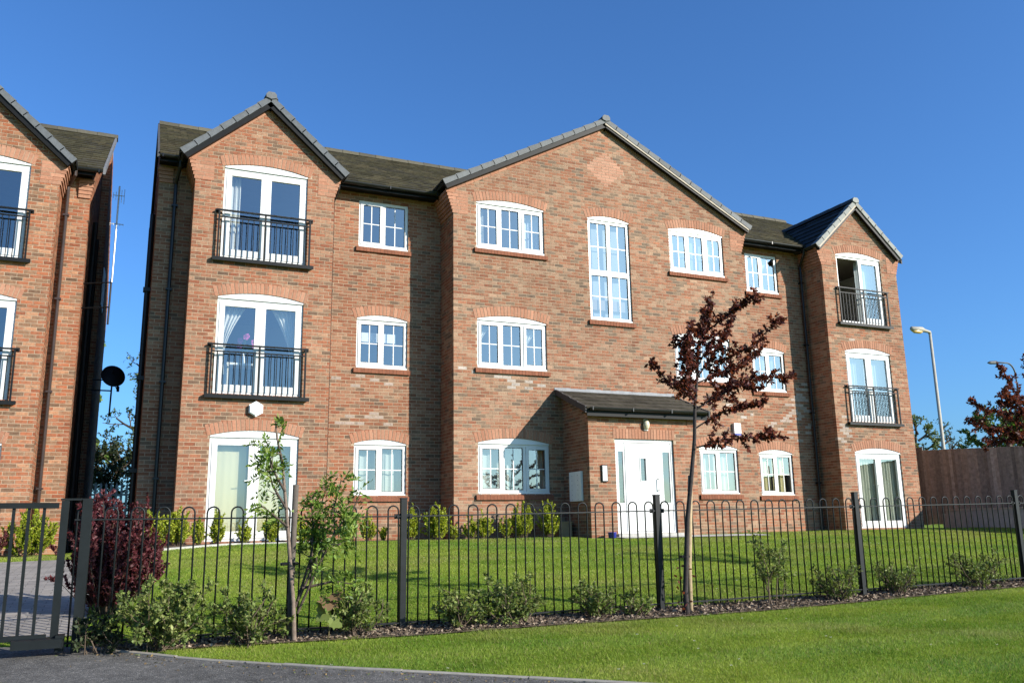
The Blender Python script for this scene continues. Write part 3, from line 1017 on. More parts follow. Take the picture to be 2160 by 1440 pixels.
def gutter(root, p0, p1, r=0.058):
    """half-round gutter along x"""
    p0 = Vector(p0); p1 = Vector(p1)
    mb = MB()
    n = 10; prof = [(math.cos(math.pi+math.pi*i/n), math.sin(math.pi+math.pi*i/n)) for i in range(n+1)]
    ax = (p1-p0).normalized(); s = ax.cross(Vector((0, 0, 1)))
    out = [(c*r, q*r) for c, q in prof]; inn = [(c*(r-0.006), q*(r-0.006)) for c, q in prof[::-1]]
    ring = out+inn
    va = [p0+s*c+Vector((0, 0, q)) for c, q in ring]; vb = [p1+s*c+Vector((0, 0, q)) for c, q in ring]
    k = len(ring)
    fs = [(i, (i+1) % k, (i+1) % k+k, i+k) for i in range(k)]
    for i in range(n): fs += [(i, i+1, k-2-i, k-1-i), (i+k, k-1-i+k, k-2-i+k, i+1+k)]
    mb.add(va+vb, fs)
    L = (p1-p0).length; nb = max(1, int(L/0.9))
    for i in range(nb+1):
        q = p0+ax*(0.05+(L-0.1)*i/nb)
        mb.obox(q+Vector((0, 0, -r*0.5)), ax*0.012, s*(r+0.008), Vector((0, 0, r*0.58)))
    o = mb.build('gutter', M['black_plastic'], root)
    return o

def downpipe(root, pts, mat='black_plastic', r=0.034, clips=()):
    mb = MB(); mb.smooth = False
    mb.tube(pts, r, 10)
    for (x, y, z) in clips:
        mb.box(x-0.055, x+0.055, y-0.042, y+0.06, z-0.018, z+0.018)
    mb.build('downpipe', M[mat], root)

def kneeler(root, x, side, yf, zb, zt, yback, wide=0.34, step=0.026):
    """corbelled corner under the verge; side -1 left corner, +1 right corner"""
    mb = MB()
    n = int(round((zt-zb)/0.075))
    for k in range(n):
        out = step*(k+1)*0.9
        a = zb+k*0.075; b = a+0.066
        x0, x1 = (x-out, x+wide) if side < 0 else (x-wide, x+out)
        L = x1-x0
        cuts = [x0, x0+L*(0.55 if k % 2 else 0.4), x1]
        for i in range(2):
            f = 1+0.07*rng.standard_normal()
            mb.box(cuts[i]+0.004, cuts[i+1]-0.004, yf-0.005, yf+0.1, a, b, tuple(c*f for c in pick(PLAIN)))
        # return side
        ys = yf+0.104
        while ys < yback-0.02:
            ye = min(ys+0.215, yback)
            f = 1+0.07*rng.standard_normal()
            if side < 0: mb.box(x-out, x+0.05, ys, ye, a, b, tuple(c*f for c in pick(PLAIN)))
            else: mb.box(x-0.05, x+out, ys, ye, a, b, tuple(c*f for c in pick(PLAIN)))
            ys = ye+0.01
    xin0, xin1 = (x-0.01, x+wide-0.006) if side < 0 else (x-wide+0.006, x+0.01)
    mb.box(xin0, xin1, yf-0.001, yf+0.09, zb, zt, (0.34, 0.252, 0.176))
    mb.build('corbel', M['brick_plain'], root)

def verge_band(root, xe, ze, xm, zr, yf, side, h=0.105):
    """plain brick course laid along the gable slope"""
    mb = MB()
    a = Vector((xe, 0, ze)); b = Vector((xm, 0, zr)); d = b-a; L = d.length; d.normalize()
    nrm = Vector((-d.z, 0, d.x))
    if nrm.z > 0: nrm = -nrm
    n = int(L/0.225)
    for i in range(n+1):
        s0 = i*0.225+0.004; s1 = min((i+1)*0.225-0.006, L)
        if s1-s0 < 0.03: continue
        f = 1+0.07*rng.standard_normal()
        c = a+d*((s0+s1)/2)+nrm*(h/2)
        mb.obox((c.x, yf+0.045, c.z), (d.x*(s1-s0)/2, 0, d.z*(s1-s0)/2), (0, 0.0515, 0), (nrm.x*h/2, 0, nrm.z*h/2), tuple(q*f for q in pick(PLAIN)))
    c = a+d*(L/2)+nrm*(h/2-0.004)
    mb.obox((c.x, yf+0.048, c.z), (d.x*L/2, 0, d.z*L/2), (0, 0.05, 0), (nrm.x*h/2, 0, nrm.z*h/2), (0.34, 0.252, 0.176))
    mb.build('verge_band', M['brick_plain'], root)

# ------------------------------------------------------------------ the apartment building
H = 2.625
WS, WB, DS, DB = 1.945, 0.888, 1.955, 0.10
ARH = 0.205
bld = empty('apartment_building', (0, 0, 0), 'three-storey red brick apartment block with three gables and a white entrance door', 'building')
W = Wall(bld)
YA, YC, YB = -0.755, -0.812, -0.725
MX0, MX1 = -5.86, 13.62
CX0, CX1 = 0.0, 7.66
BL0, BL1 = -5.235, -2.556
BR0, BR1 = 10.34, 13.0
EAVE = 7.36
FLOORS = (0, H, 2*H)

def stain(x, z):
    for (cx, cz, rx, rz, p) in STAINS:
        d = ((x-cx)/rx)**2+((z-cz)/rz)**2
        if d < 1 and rng.random() < p*(1-d): return True
    return False
STAINS = [(1.5, 3.3, 0.7, 0.32, 0.55), (-1.6, 2.42, 0.9, 0.16, 0.5), (-1.7, 3.1, 0.7, 0.4, 0.18), (10.6, 2.4, 0.28, 0.5, 0.6), (9.9, 3.0, 0.6, 1.2, 0.3), (9.0, 2.7, 0.6, 0.25, 0.4),
          (0.35, 3.4, 0.4, 0.3, 0.3), (7.3, 3.0, 0.5, 0.5, 0.3), (11.2, 5.0, 0.5, 0.2, 0.4), (5.9, 3.6, 0.5, 0.3, 0.3)]
def front_colour(x0):
    def f(u, z):
        x = x0+u
        if stain(x, z): return (0.55, 0.41, 0.33)
        return None
    return f
def centre_colour(u, z):
    x = CX0+u
    return front_colour(CX0)(u, z)
CT = (1.04, 1.19, 1.27)

# left and right bays
def bay(Wl, root, x0, x1, yf, door0, door1, floors=FLOORS, open_top=False, tone=None, handle=True, y_main=0.0):
    xm = (x0+x1)/2
    ops = []
    for i, fz in enumerate(floors):
        ops.append((door0-x0, door1-x0, fz+(DB if i else 0.055), fz+DS, 0.105, ARH))
    slope = (8.615-7.33)/((x1-x0)/2+0.14)
    gab = lambda u: 8.615-abs(u-(x1-x0)/2)*slope
    Wl.panel((x0, yf, 0), (1, 0, 0), x1-x0, -0.15, 8.6, ops, gable=gab, colour=front_colour(x0), tone=tone)
    for i, fz in enumerate(floors):
        arch(root, door0, door1, fz+DS, 0.105, ARH, yf)
        french_door(root, door0, door1, fz+(DB if i else 0.055), fz+DS, 0.105, yf, open_left=(open_top and i == 2), handle=(i == 0))
        if i: balcony(root, door0, door1, fz+0.03, yf)
    # returns
    Wl.panel((x0, y_main, 0), (0, -1, 0), -(yf-y_main)-0.104, -0.15, 7.3, (), tone=tone)     # faces -X
    Wl.panel((x1, yf+0.104, 0), (0, 1, 0), -(yf-y_main)-0.104, -0.15, 7.3, (), tone=tone)    # faces +X
    kneeler(root, x0, -1, yf, 6.86, 7.30, y_main)
    kneeler(root, x1, +1, yf, 6.86, 7.30, y_main)
    verge_band(root, x0-0.14, 7.315, xm, 8.625, yf, -1)
    verge_band(root, x1+0.14, 7.315, xm, 8.625, yf, +1)
    # threshold plinth below ground-floor door
    mb = MB()
    n = int((door1-door0+0.1)/0.225)
    for k in range(n+1):
        a = door0-0.05+k*0.225; b = min(a+0.216, door1+0.05)
        mb.box(a, b, yf-0.035, yf+0.09, -0.02, 0.05, tuple(c*0.8 for c in pick(PLAIN)))
    mb.build('threshold', M['brick_plain'], root)

bay(W, bld, BL0, BL1, YA, -4.705, -3.10)
bay(W, bld, BR0, BR1, YB, 10.86, 12.435, open_top=True, tone=(1.05, 1.14, 1.18))
# centre block
c_ops = []
def add_op(l, x0, x1, z0, zs, rise, ah): l.append((x0, x1, z0, zs, rise, ah))
cw = []
for fz in FLOORS: cw.append((0.532, 2.166, fz+WB, fz+WS, 0.10, ARH, 3))
cw.append((3.291, 4.396, 2.14+H, 4.566+H, 0.085, ARH, 2))
for fz in FLOORS[1:]: cw.append((5.505, 7.10, fz+WB, fz+WS, 0.10, ARH, 3))
cw.append((6.025, 7.115, WB, WS, 0.085, ARH, 2))
c_slope = (9.525-7.42)/3.97
gab_c = lambda u: 9.525-abs(u-3.82)*c_slope
W.panel((CX0, YC, 0), (1, 0, 0), CX1-CX0, -0.15, 9.5, [(a-CX0, b-CX0, c, d, e, f) for (a, b, c, d, e, f, n) in cw], gable=gab_c, colour=centre_colour, tone=CT, diamond=(3.82, 8.45, 0.54, 0.44))
W.panel((CX0, 0, 0), (0, -1, 0), 0.812-0.104, -0.15, 7.35, ())
W.panel((CX1, YC+0.104, 0), (0, 1, 0), 0.812-0.104, -0.15, 7.35, ())
for i, (a, b, c, d, e, f, n) in enumerate(cw):
    arch(bld, a, b, d, e, f, YC)
    op = {0: 0, 2: 0} if n == 3 else {0: 0}
    if i == 0: op = {2: 0, 0: 0}
    if i == 3:
        window(bld, a, b, c, d, e, YC, 2, opener=None, transom=2.14+H+1.13)
    else:
        window(bld, a, b, c, d, e, YC, n, opener=op)
kneeler(bld, CX0, -1, YC, 6.86, 7.38, 0.0)
kneeler(bld, CX1, +1, YC, 6.86, 7.38, 0.0)
verge_band(bld, CX0-0.15, 7.40, 3.82, 9.535, YC, -1)
verge_band(bld, CX1+0.15, 7.40, 3.82, 9.535, YC, +1)
# recessed main walls
for (x0, x1, ws) in ((MX0, BL0, []), (BL1, CX0, [(-1.856, -0.754)]), (CX1, BR0, [(8.413, 9.475)]), (BR1, MX1, [])):
    ops = []
    for (a, b) in ws:
        for i, fz in enumerate(FLOORS):
            if i == 2: ops.append((a-x0, b-x0, fz+WB, fz+WS-0.01, 0, 0))
            else: ops.append((a-x0, b-x0, fz+WB, fz+WS, 0.085, ARH))
    W.panel((x0, 0, 0), (1, 0, 0), x1-x0, -0.15, 7.36, ops, colour=front_colour(x0), tone=(1.08, 1.15, 1.2) if x0 > 5 else (1.02, 1.06, 1.08))
    for (a, b) in ws:
        for i, fz in enumerate(FLOORS):
            if i == 2: window(bld, a, b, fz+WB, fz+WS-0.01, 0, 0, 2, opener={0: 0})
            else:
                arch(bld, a, b, fz+WS, 0.085, ARH, 0)
                window(bld, a, b, fz+WB, fz+WS, 0.085, 0, 2, opener={0: 0})
# gable side walls and back
BACK = 8.75
RIDGE_Y, RIDGE_Z = 4.2, 10.08
E_Y = -0.36
m_slope = (RIDGE_Z-7.43)/(RIDGE_Y-E_Y)
def side_gable(u):  # u from y=BACK down to 0 for the left side
    y = BACK-u
    return min(7.43+(y-E_Y)*m_slope, 7.43+(2*RIDGE_Y-E_Y-y)*m_slope)-0.09
W.panel((MX0, BACK, 0), (0, -1, 0), BACK-0.104, -0.15, 9.95, (), gable=side_gable)
def side_gable_r(u):
    return side_gable(BACK-0.104-u)
W.panel((MX1, 0.104, 0), (0, 1, 0), BACK-0.104, -0.15, 9.95, (), gable=side_gable_r)
b = MB(); b.box(MX0, MX1, BACK-0.1, BACK, -0.2, 7.3); b.build('back_wall', M['mortar'], bld)
# porch
PX0, PX1, PY = 2.487, 5.10, -1.962
W.panel((PX0, PY, 0), (1, 0, 0), PX1-PX0, -0.15, 2.50, [(3.10-PX0, 4.535-PX0, 0.06, 1.975, 0, 0.205)], tone=(1.06, 1.12, 1.15))
pg = lambda u: 2.52+u*0.41+0.04
W.panel((PX0, YC, 0), (0, -1, 0), -PY+YC-0.104, -0.15, 3.0, (), gable=lambda u: 2.98-u*0.42)
W.panel((PX1, PY+0.104, 0), (0, 1, 0), -PY+YC-0.104, -0.15, 3.0, (), gable=lambda u: 2.54+u*0.42)
arch(bld, 3.10, 4.535, 1.975, 0, 0.205, PY)
for s, x in ((-1, PX0), (1, PX1)):
    mb = MB()
    for k in range(3):
        z = 2.30+k*0.075; o = 0.012*(k+1)
        x0, x1 = (x-o, x+0.2) if s < 0 else (x-0.2, x+o)
        mb.box(x0, x1, PY-o-0.004, PY+0.1, z, z+0.066, pick(PLAIN))
    mb.build('corbel', M['brick_plain'], bld)
pe = Vector((0, -2.16, 2.545)); pt = Vector((0, YC-0.005, 3.09)); pd = pt-pe
tile_slope(bld, 'porch_tiling', (2.34, pe.y, pe.z), (5.36, pe.y, pe.z), pd, pd.length, pal=PORCHT)
for x, s in ((2.34, -1), (5.36, 1)):
    for k in range(4):
        mb = MB(); t0, t1 = k/4-0.005, (k+1)/4+0.002
        a = pe+pd*t0; c = pe+pd*min(t1, 0.98)
        xx0, xx1 = (x-0.02, x+0.02) if s < 0 else (x-0.02, x+0.02)
        v = []
        for xx in (xx0, xx1):
            for (p, dz) in ((a, 0.055), (c, 0.04), (c, -0.075), (a, -0.085)): v.append((xx, p.y, p.z+dz))
        mb.add(v, [(0,1,2,3),(7,6,5,4),(0,4,5,1),(1,5,6,2),(2,6,7,3),(3,7,4,0)], (0.05, 0.045, 0.045))
        mb.build('verge_tile', M['verge'], bld)
fl = MB()
n = 16
for i in range(n):
    a = 2.32+(5.40-2.32)*i/n; c = 2.32+(5.40-2.32)*(i+1)/n
    z0 = 3.065+0.006*math.sin(i*1.7)
    fl.add([(a, YC-0.012, z0+0.10), (c, YC-0.012, z0+0.10), (c, YC-0.018, z0+0.02), (a, YC-0.018, z0+0.02), (a, YC-0.17, z0-0.015), (c, YC-0.17, z0-0.015)],
           [(0, 3, 2, 1), (3, 4, 5, 2)])
fl.build('lead_flashing', M['lead'], bld)
gutter(bld, (2.40, -2.20, 2.57), (5.33, -2.20, 2.57), 0.062)
fb = MB(); fb.box(2.38, 5.34, -2.135, -2.115, 2.40, 2.56); fb.box(2.38, 5.34, -2.115, PY+0.05, 2.475, 2.495); fb.build('fascia', M['soffit'], bld)
# white entrance door in the porch
df = MB()
dy0, dy1 = PY+0.04, PY+0.10
X0, X1, Z0, Z1 = 3.104, 4.531, 0.06, 1.972
df.box(X0, X0+0.05, dy0, dy1, Z0, Z1); df.box(X1-0.05, X1, dy0, dy1, Z0, Z1); df.box(X0+0.05, X1-0.05, dy0, dy1, Z1-0.07, Z1); df.box(X0+0.05, X1-0.05, dy0, dy1, Z0, Z0+0.03)
XL, XR = 3.385, 4.20
df.box(XL-0.035, XL+0.012, dy0, dy1, Z0+0.03, Z1-0.07); df.box(XR-0.012, XR+0.035, dy0, dy1, Z0+0.03, Z1-0.07)
door = df.build('entrance_door', M['upvc'], bld)
for (a, c) in ((X0+0.05, XL-0.035), (XR+0.035, X1-0.05)):
    p = MB(); z0, z1 = 0.62+0.05, 1.72
    w = 0.04
    p.box(a, c, dy0+0.012, dy0+0.05, Z0+0.03, z0); p.box(a, c, dy0+0.012, dy0+0.05, z1, Z1-0.07)
    p.box(a, a+w, dy0+0.012, dy0+0.05, z0, z1); p.box(c-w, c, dy0+0.012, dy0+0.05, z0, z1)
    p.build('side_panel', M['upvc'], door)
    q = MB(); q.add([(a+w, dy0+0.03, z0), (c-w, dy0+0.03, z0), (c-w, dy0+0.03, z1), (a+w, dy0+0.03, z1)], [(0, 1, 2, 3)]); q.build('pane', M['glass_obscure'], door)
lf = MB()
a, c = XL+0.016, XR-0.016; z0, z1 = Z0+0.04, Z1-0.08
wx0, wx1, wz0, wz1 = 3.72, 3.85, 1.12, 1.58
for (p, q, r_, t) in ((a, wx0, z0, z1), (wx1, c, z0, z1), (wx0, wx1, z0, wz0), (wx0, wx1, wz1, z1)):
    lf.box(p, q, dy0+0.006, dy0+0.05, r_, t)
lf.box(wx0-0.02, wx0, dy0-0.004, dy0+0.006, wz0-0.02, wz1+0.02); lf.box(wx1, wx1+0.02, dy0-0.004, dy0+0.006, wz0-0.02, wz1+0.02)
lf.box(wx0, wx1, dy0-0.004, dy0+0.006, wz0-0.02, wz0); lf.box(wx0, wx1, dy0-0.004, dy0+0.006, wz1, wz1+0.02)
lf.build('door_leaf', M['upvc'], door)
q = MB(); q.add([(wx0, dy0+0.03, wz0), (wx1, dy0+0.03, wz0), (wx1, dy0+0.03, wz1), (wx0, dy0+0.03, wz1)], [(0, 1, 2, 3)]); q.build('pane', M['glass_obscure'], door)
hd = MB(); hd.tube([(4.13, dy0+0.006, 1.16), (4.13, dy0-0.035, 1.16), (4.13, dy0-0.035, 0.92), (4.13, dy0+0.006, 0.92)], 0.011, 7); hd.box(4.115, 4.15, dy0-0.003, dy0+0.006, 0.80, 0.87)
hd.build('handle', M['galv'], door)
tb = MB(); tb.box(3.05, 4.6, PY-0.12, PY+0.10, -0.05, 0.055); tb.build('doorstep', M['concrete'], bld)

# roofs
S = Vector((0, RIDGE_Y-E_Y, RIDGE_Z-7.43))
HIPX = 12.2
tile_slope(bld, 'roof_tiling', (MX0-0.03, E_Y, 7.43), (MX1+0.06, E_Y, 7.43), S, S.length, pal=MOSS)
Sb = Vector((0, -(RIDGE_Y-E_Y), RIDGE_Z-7.43))
tile_slope(bld, 'roof_tiling', (MX1+0.06, 2*RIDGE_Y-E_Y, 7.43), (MX0-0.03, 2*RIDGE_Y-E_Y, 7.43), Sb, Sb.length, pal=MOSS)
ridge_tiles(bld, (MX0-0.03, RIDGE_Y, RIDGE_Z+0.03), (MX1+0.06, RIDGE_Y, RIDGE_Z+0.03), 0.45, (0.085, 0.076, 0.05))
for x, s in ((MX0-0.05, -1), (MX1+0.07, 1)):
    mb = MB()
    for (a, c) in (((E_Y, 7.43), (RIDGE_Y, RIDGE_Z)), ((2*RIDGE_Y-E_Y, 7.43), (RIDGE_Y, RIDGE_Z))):
        mb.prism([(a[0], a[1]+0.045), (c[0], c[1]+0.045), (c[0], c[1]-0.09), (a[0], a[1]-0.09)], 'x', x-0.02, x+0.02, (0.06, 0.06, 0.062))
    mb.build('verge', M['verge'], bld)
gable_roof(bld, BL0-0.275, BL1+0.225, 7.335, (BL0+BL1)/2-0.015, 8.735, YA-0.14, 2.3, 7, DARKT, DARKT)
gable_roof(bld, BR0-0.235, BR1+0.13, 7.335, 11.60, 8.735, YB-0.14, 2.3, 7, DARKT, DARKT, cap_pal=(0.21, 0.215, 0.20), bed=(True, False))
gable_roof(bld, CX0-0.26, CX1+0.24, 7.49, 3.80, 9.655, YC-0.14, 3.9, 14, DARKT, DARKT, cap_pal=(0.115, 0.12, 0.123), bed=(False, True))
# eaves: fascia, soffit, gutters
for (x0, x1) in ((MX0-0.02, BL0-0.02), (BL1+0.02, CX0-0.02), (CX1+0.02, BR0-0.02)):
    f = MB(); f.box(x0, x1, -0.325, -0.305, 7.30, 7.44); f.box(x0, x1, -0.305, 0.02, 7.345, 7.36); f.build('fascia', M['soffit'], bld)
gutter(bld, (MX0-0.02, -0.385, 7.405), (BL0-0.17, -0.385, 7.405))
gutter(bld, (BL1+0.15, -0.385, 7.405), (CX0-0.18, -0.385, 7.405))
gutter(bld, (CX1+0.16, -0.385, 7.405), (BR0-0.17, -0.385, 7.405))
px = -5.55
downpipe(bld, [(-5.50, -0.385, 7.36), (-5.50, -0.36, 7.22), (px, -0.07, 6.95), (px, -0.07, 6.8), (px, -0.07, 0.02)], clips=[(px, -0.07, z) for z in (1.2, 3.0, 4.8, 6.5)])
px = 10.20
downpipe(bld, [(px-0.1, -0.385, 7.36), (px-0.1, -0.36, 7.22), (px, -0.075, 6.95), (px, -0.075, 6.8), (px, -0.075, 0.02)], clips=[(px, -0.075, z) for z in (1.2, 3.0, 4.8, 6.5)])
px = -2.437
downpipe(bld, [(px+0.05, -0.385, 7.36), (px+0.05, -0.36, 7.22), (px, -0.075, 7.0), (px, -0.075, 6.9), (px, -0.075, 0.02)], mat='black_plastic')
# corner corbel block at the left eaves
mb = MB()
for k in range(4):
    mb.box(MX0+0.001-0.012*k, MX0+0.25, -0.03-0.012*k, 0.05, 6.98+k*0.075, 7.046+k*0.075, pick(PLAIN))
mb.build('corbel', M['brick_plain'], bld)
# vents and cables on the left side wall
mb = MB()
mb.tube([(MX0-0.06, 0.9, 0.0), (MX0-0.06, 0.9, 6.6)], 0.05, 8)
for z in (1.4, 3.2, 5.0): mb.box(MX0-0.14, MX0+0.01, 0.82, 0.98, z-0.04, z+0.04)
mb.tube([(MX0-0.05, 3.0, 0.0), (MX0-0.05, 3.0, 7.0)], 0.055, 8)
mb.build('soil_pipe', M['black_plastic'], bld)

# rooms behind the glass: slabs, back walls, partitions (one piece of the building)
def rooms(root, secs, ydeep, floors=FLOORS, zoff=0):
    for (x0, x1, yf) in secs:
        for fz in list(floors)+[3*H-0.5]:
            MB().box(x0+0.13, x1-0.13, yf+0.11, ydeep-0.03, fz-0.22, fz+0.02).build('room_floor', M['room_floor'], root)
        MB().box(x0+0.13, x1-0.13, ydeep-0.02, ydeep+0.05, -0.1, 7.3).build('room_wall', M['plaster'], root)
        for x in (x0+0.105, x1-0.105):
            MB().box(x-0.02, x+0.02, yf+0.105, ydeep, -0.1, 7.3).build('room_wall', M['plaster'], root)

rooms(bld, [(BL0, BL1, YA), (BL1, CX0, 0.0), (CX0, 2.75, YC), (2.75, 4.95, YC), (4.95, CX1, YC), (CX1, BR0, 0.0), (BR0, BR1, YB)], 3.6)
W.finish(300)

# ------------------------------------------------------------------ the neighbouring block on the left
NOFF = (-20.59, 0.9, -0.15)
nb = empty('neighbour_building', NOFF, 'neighbouring brick apartment block cut off by the left edge, with balconies and downpipe', 'building')
Wn = Wall(nb)
STAINS_SAVE = STAINS
STAINS = []
NT = (1.06, 0.98, 0.9)
bay(Wn, nb, BR0, BR1, YA, 10.9, 12.50, tone=NT)
Wn.panel((BR1, 0, 0), (1, 0, 0), 13.5-BR1, -0.3, 7.36, (), tone=NT)
Wn.panel((8.0, 0, 0), (1, 0, 0), BR0-8.0, -0.3, 7.36, (), tone=NT)
Wn.panel((13.5, 0.104, 0), (0, 1, 0), 3.9, -0.3, 9.95, (), gable=lambda u: 7.43+(u+0.104-E_Y)*m_slope-0.09, tone=NT)
# rear half steps out towards the gap
Wn.panel((13.5, 4.0, 0), (1, 0, 0), 0.17, -0.3, 9.7, (), tone=NT)
Wn.panel((13.67, 4.104, 0), (0, 1, 0), 6.0, -0.3, 9.8, [(0.55, 1.55, 5.9, 6.85, 0, 0)], gable=lambda u: 10.05-abs(u+4.104-4.5)*0.5, tone=NT)
b = MB(); b.box(8.0, 13.4, 9.8, 9.9, -0.2, 7.3); b.box(13.4, 13.65, 10.0, 10.06, -0.2, 7.0); b.build('back_wall', M['mortar'], nb)
tile_slope(nb, 'roof_tiling', (8.0, E_Y, 7.43), (13.72, E_Y, 7.43), S, S.length, pal=MOSS)
tile_slope(nb, 'roof_tiling', (13.66, 2*RIDGE_Y-E_Y+1, 7.0), (8.0, 2*RIDGE_Y-E_Y+1, 7.0), Sb, Sb.length*1.1, pal=MOSS)
ridge_tiles(nb, (8.0, RIDGE_Y, RIDGE_Z+0.03), (13.75, RIDGE_Y, RIDGE_Z+0.03), 0.45, (0.08, 0.073, 0.052))
mb = MB()
mb.prism([(E_Y, 7.475), (RIDGE_Y, RIDGE_Z+0.045), (RIDGE_Y, RIDGE_Z-0.09), (E_Y, 7.34)], 'x', 13.70, 13.745, (0.13, 0.135, 0.145))
mb.build('verge', M['verge'], nb)
gable_roof(nb, BR0-0.235, BR1+0.22, 7.335, 11.67, 8.735, YA-0.14, 2.3, 7, DARKT, DARKT)
f = MB(); f.box(BR1+0.02, 13.56, -0.325, -0.305, 7.30, 7.44); f.box(BR1+0.02, 13.5, -0.305, 0.02, 7.345, 7.36); f.build('fascia', M['soffit'], nb)
gutter(nb, (BR1+0.18, -0.385, 7.405), (13.68, -0.385, 7.405))
px = BR1+0.10
downpipe(nb, [(px+0.12, -0.385, 7.36), (px+0.12, -0.38, 7.24), (px, -0.085, 7.10), (px, -0.085, 6.95), (px, -0.085, 0.0)], mat='brown_plastic', clips=[(px, -0.085, z) for z in (1.2, 3.0, 4.8, 6.5)])
mb = MB()
for k in range(5):
    mb.box(13.28, 13.5+0.012*k, -0.03-0.014*k, 0.05, 6.92+k*0.075, 6.986+k*0.075, pick(PLAIN))
mb.build('corbel', M['brick_plain'], nb)
# side window, frame only deep in the shade
wf = MB()
for (a, c, e, f_) in ((4.66, 5.66, 5.9, 5.96), (4.66, 5.66, 6.79, 6.85), (4.66, 4.72, 5.96, 6.79), (5.60, 5.66, 5.96, 6.79), (5.13, 5.19, 5.96, 6.79)):
    wf.box(13.61, 13.695, a, c, e, f_)
swin = wf.build('window', M['upvc'], nb)
for (a, c) in ((4.72, 5.13), (5.19, 5.60)):
    p = MB(); p.add([(13.65, a, 5.96), (13.65, c, 5.96), (13.65, c, 6.79), (13.65, a, 6.79)], [(0, 1, 2, 3)]); p.build('pane', M['glass'], swin)
mb = MB()
for y in (1.4, 2.6): mb.tube([(13.56, y, 0.0), (13.56, y, 6.9)], 0.05, 8)
mb.build('soil_pipe', M['black_plastic'], nb)
rooms(nb, [(8.0, BR0, 0.0), (BR0, BR1, YA), (BR1, 13.5, 0.0)], 3.6)
Wn.finish(300)
STAINS = STAINS_SAVE

# ------------------------------------------------------------------ curtains, blinds behind windows
def curtain(name, label, x0, x1, z0, z1, y, amp=0.02, waves=7, col=(0.7, 0.7, 0.66), gather=None, cat='curtain', swag=None, parent_off=(0, 0, 0)):
    nx, nz = 44, 14
    v = []; f = []
    for j in range(nz+1):
        t = j/nz
        z = z0+(z1-z0)*t
        for i in range(nx+1):
            s = i/nx
            x = x0+(x1-x0)*s
            if swag is not None:      # tied back to one side: swag=-1 left, +1 right
                k = 0.18+0.82*max(0.0, (t-0.25)/0.75)**1.6 if t > 0.25 else 0.18+0.25*(0.25-t)
                x = x0+(x1-x0)*s*k if swag < 0 else x1-(x1-x0)*(1-s)*k
            yy = y+amp*math.sin(s*waves*2*math.pi+0.6*math.sin(t*2+s*5))+amp*0.35*math.sin(s*waves*4.6*math.pi+1)
            v.append((x+parent_off[0], yy+parent_off[1], z+parent_off[2]))
    for j in range(nz):
        for i in range(nx):
            a = j*(nx+1)+i
            f.append((a, a+1, a+nx+2, a+nx+1))
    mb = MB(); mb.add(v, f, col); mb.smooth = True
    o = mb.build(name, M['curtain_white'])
    tag(o, label, cat)
    return o
CW = (0.62, 0.62, 0.58); CG = (0.60, 0.55, 0.34); CY = (0.56, 0.5, 0.26); CGR = (0.52, 0.54, 0.43)
yc_ = 0.19
curtain('curtain', 'white curtain hanging at the left of the top french door on the left bay', -4.60, -4.36, 2*H+0.12, 2*H+1.9, YA+0.26, 0.02, 3, CW)
curtain('curtain', 'white tied-back curtain in left leaf of middle french door, left bay', -4.62, -4.1, H+0.5, H+1.9, YA+0.24, 0.022, 5, CW, swag=-1)
curtain('curtain', 'white tied-back curtain in right leaf of middle french door, left bay', -3.72, -3.2, H+0.5, H+1.9, YA+0.24, 0.022, 5, CW, swag=1)
for k, (a, c_, side) in enumerate(((-4.60, -4.02, 'left'), (-3.86, -3.20, 'right'))):
    curtain('blind', 'pale green blind drawn down inside the %s leaf of the ground french door, left bay' % side, a, c_, 0.12, 1.9, YA+0.2, 0.004, 2, CG, cat='blind')
curtain('net_curtain', 'pale net curtain in ground-floor window between left bay and centre block', -1.82, -0.79, 0.92, 1.9, 0.21, 0.016, 6, (0.44, 0.46, 0.42))
curtain('roller_blind', 'white roller blind half lowered in the middle-floor window beside left bay', -1.82, -0.95, H+1.48, H+1.68, 0.21, 0.002, 1, (0.78, 0.78, 0.76), cat='blind')
curtain('net_curtain', 'pale net curtain across two lights of ground-floor window left of porch', 0.58, 1.62, 0.92, 1.9, YC+0.21, 0.016, 6, (0.44, 0.46, 0.42))
curtain('curtain', 'cream curtain edge at right of ground-floor window left of the porch', 1.92, 2.12, 0.92, 1.9, YC+0.24, 0.015, 2, (0.55, 0.52, 0.42))
curtain('curtain', 'white tied curtain in left light of middle-floor window, centre block', 0.57, 0.98, H+1.1, H+1.9, YC+0.23, 0.02, 4, CW, swag=-1)
curtain('curtain', 'white tied curtain in right light of middle-floor window, centre block', 1.66, 2.12, H+1.1, H+1.9, YC+0.23, 0.02, 4, CW, swag=-1)
curtain('net_curtain', 'thin white curtain at left of the top-floor window, centre block left', 0.57, 0.78, 2*H+0.92, 2*H+1.9, YC+0.22, 0.016, 3, CW)
curtain('net_curtain', 'thin white curtain at right of the top-floor window, centre block left', 1.70, 2.12, 2*H+0.92, 2*H+1.9, YC+0.24, 0.016, 4, (0.5, 0.53, 0.55))
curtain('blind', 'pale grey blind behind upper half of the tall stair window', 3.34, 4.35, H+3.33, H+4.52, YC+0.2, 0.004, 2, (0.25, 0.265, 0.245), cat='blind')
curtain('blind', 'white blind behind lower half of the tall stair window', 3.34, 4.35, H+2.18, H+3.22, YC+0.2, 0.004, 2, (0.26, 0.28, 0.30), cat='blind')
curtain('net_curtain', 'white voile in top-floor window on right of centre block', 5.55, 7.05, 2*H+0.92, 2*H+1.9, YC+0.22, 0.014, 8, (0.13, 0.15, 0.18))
curtain('net_curtain', 'white voile in middle-floor window behind the purple tree', 5.55, 7.05, H+0.92, H+1.9, YC+0.22, 0.014, 8, (0.13, 0.15, 0.18))
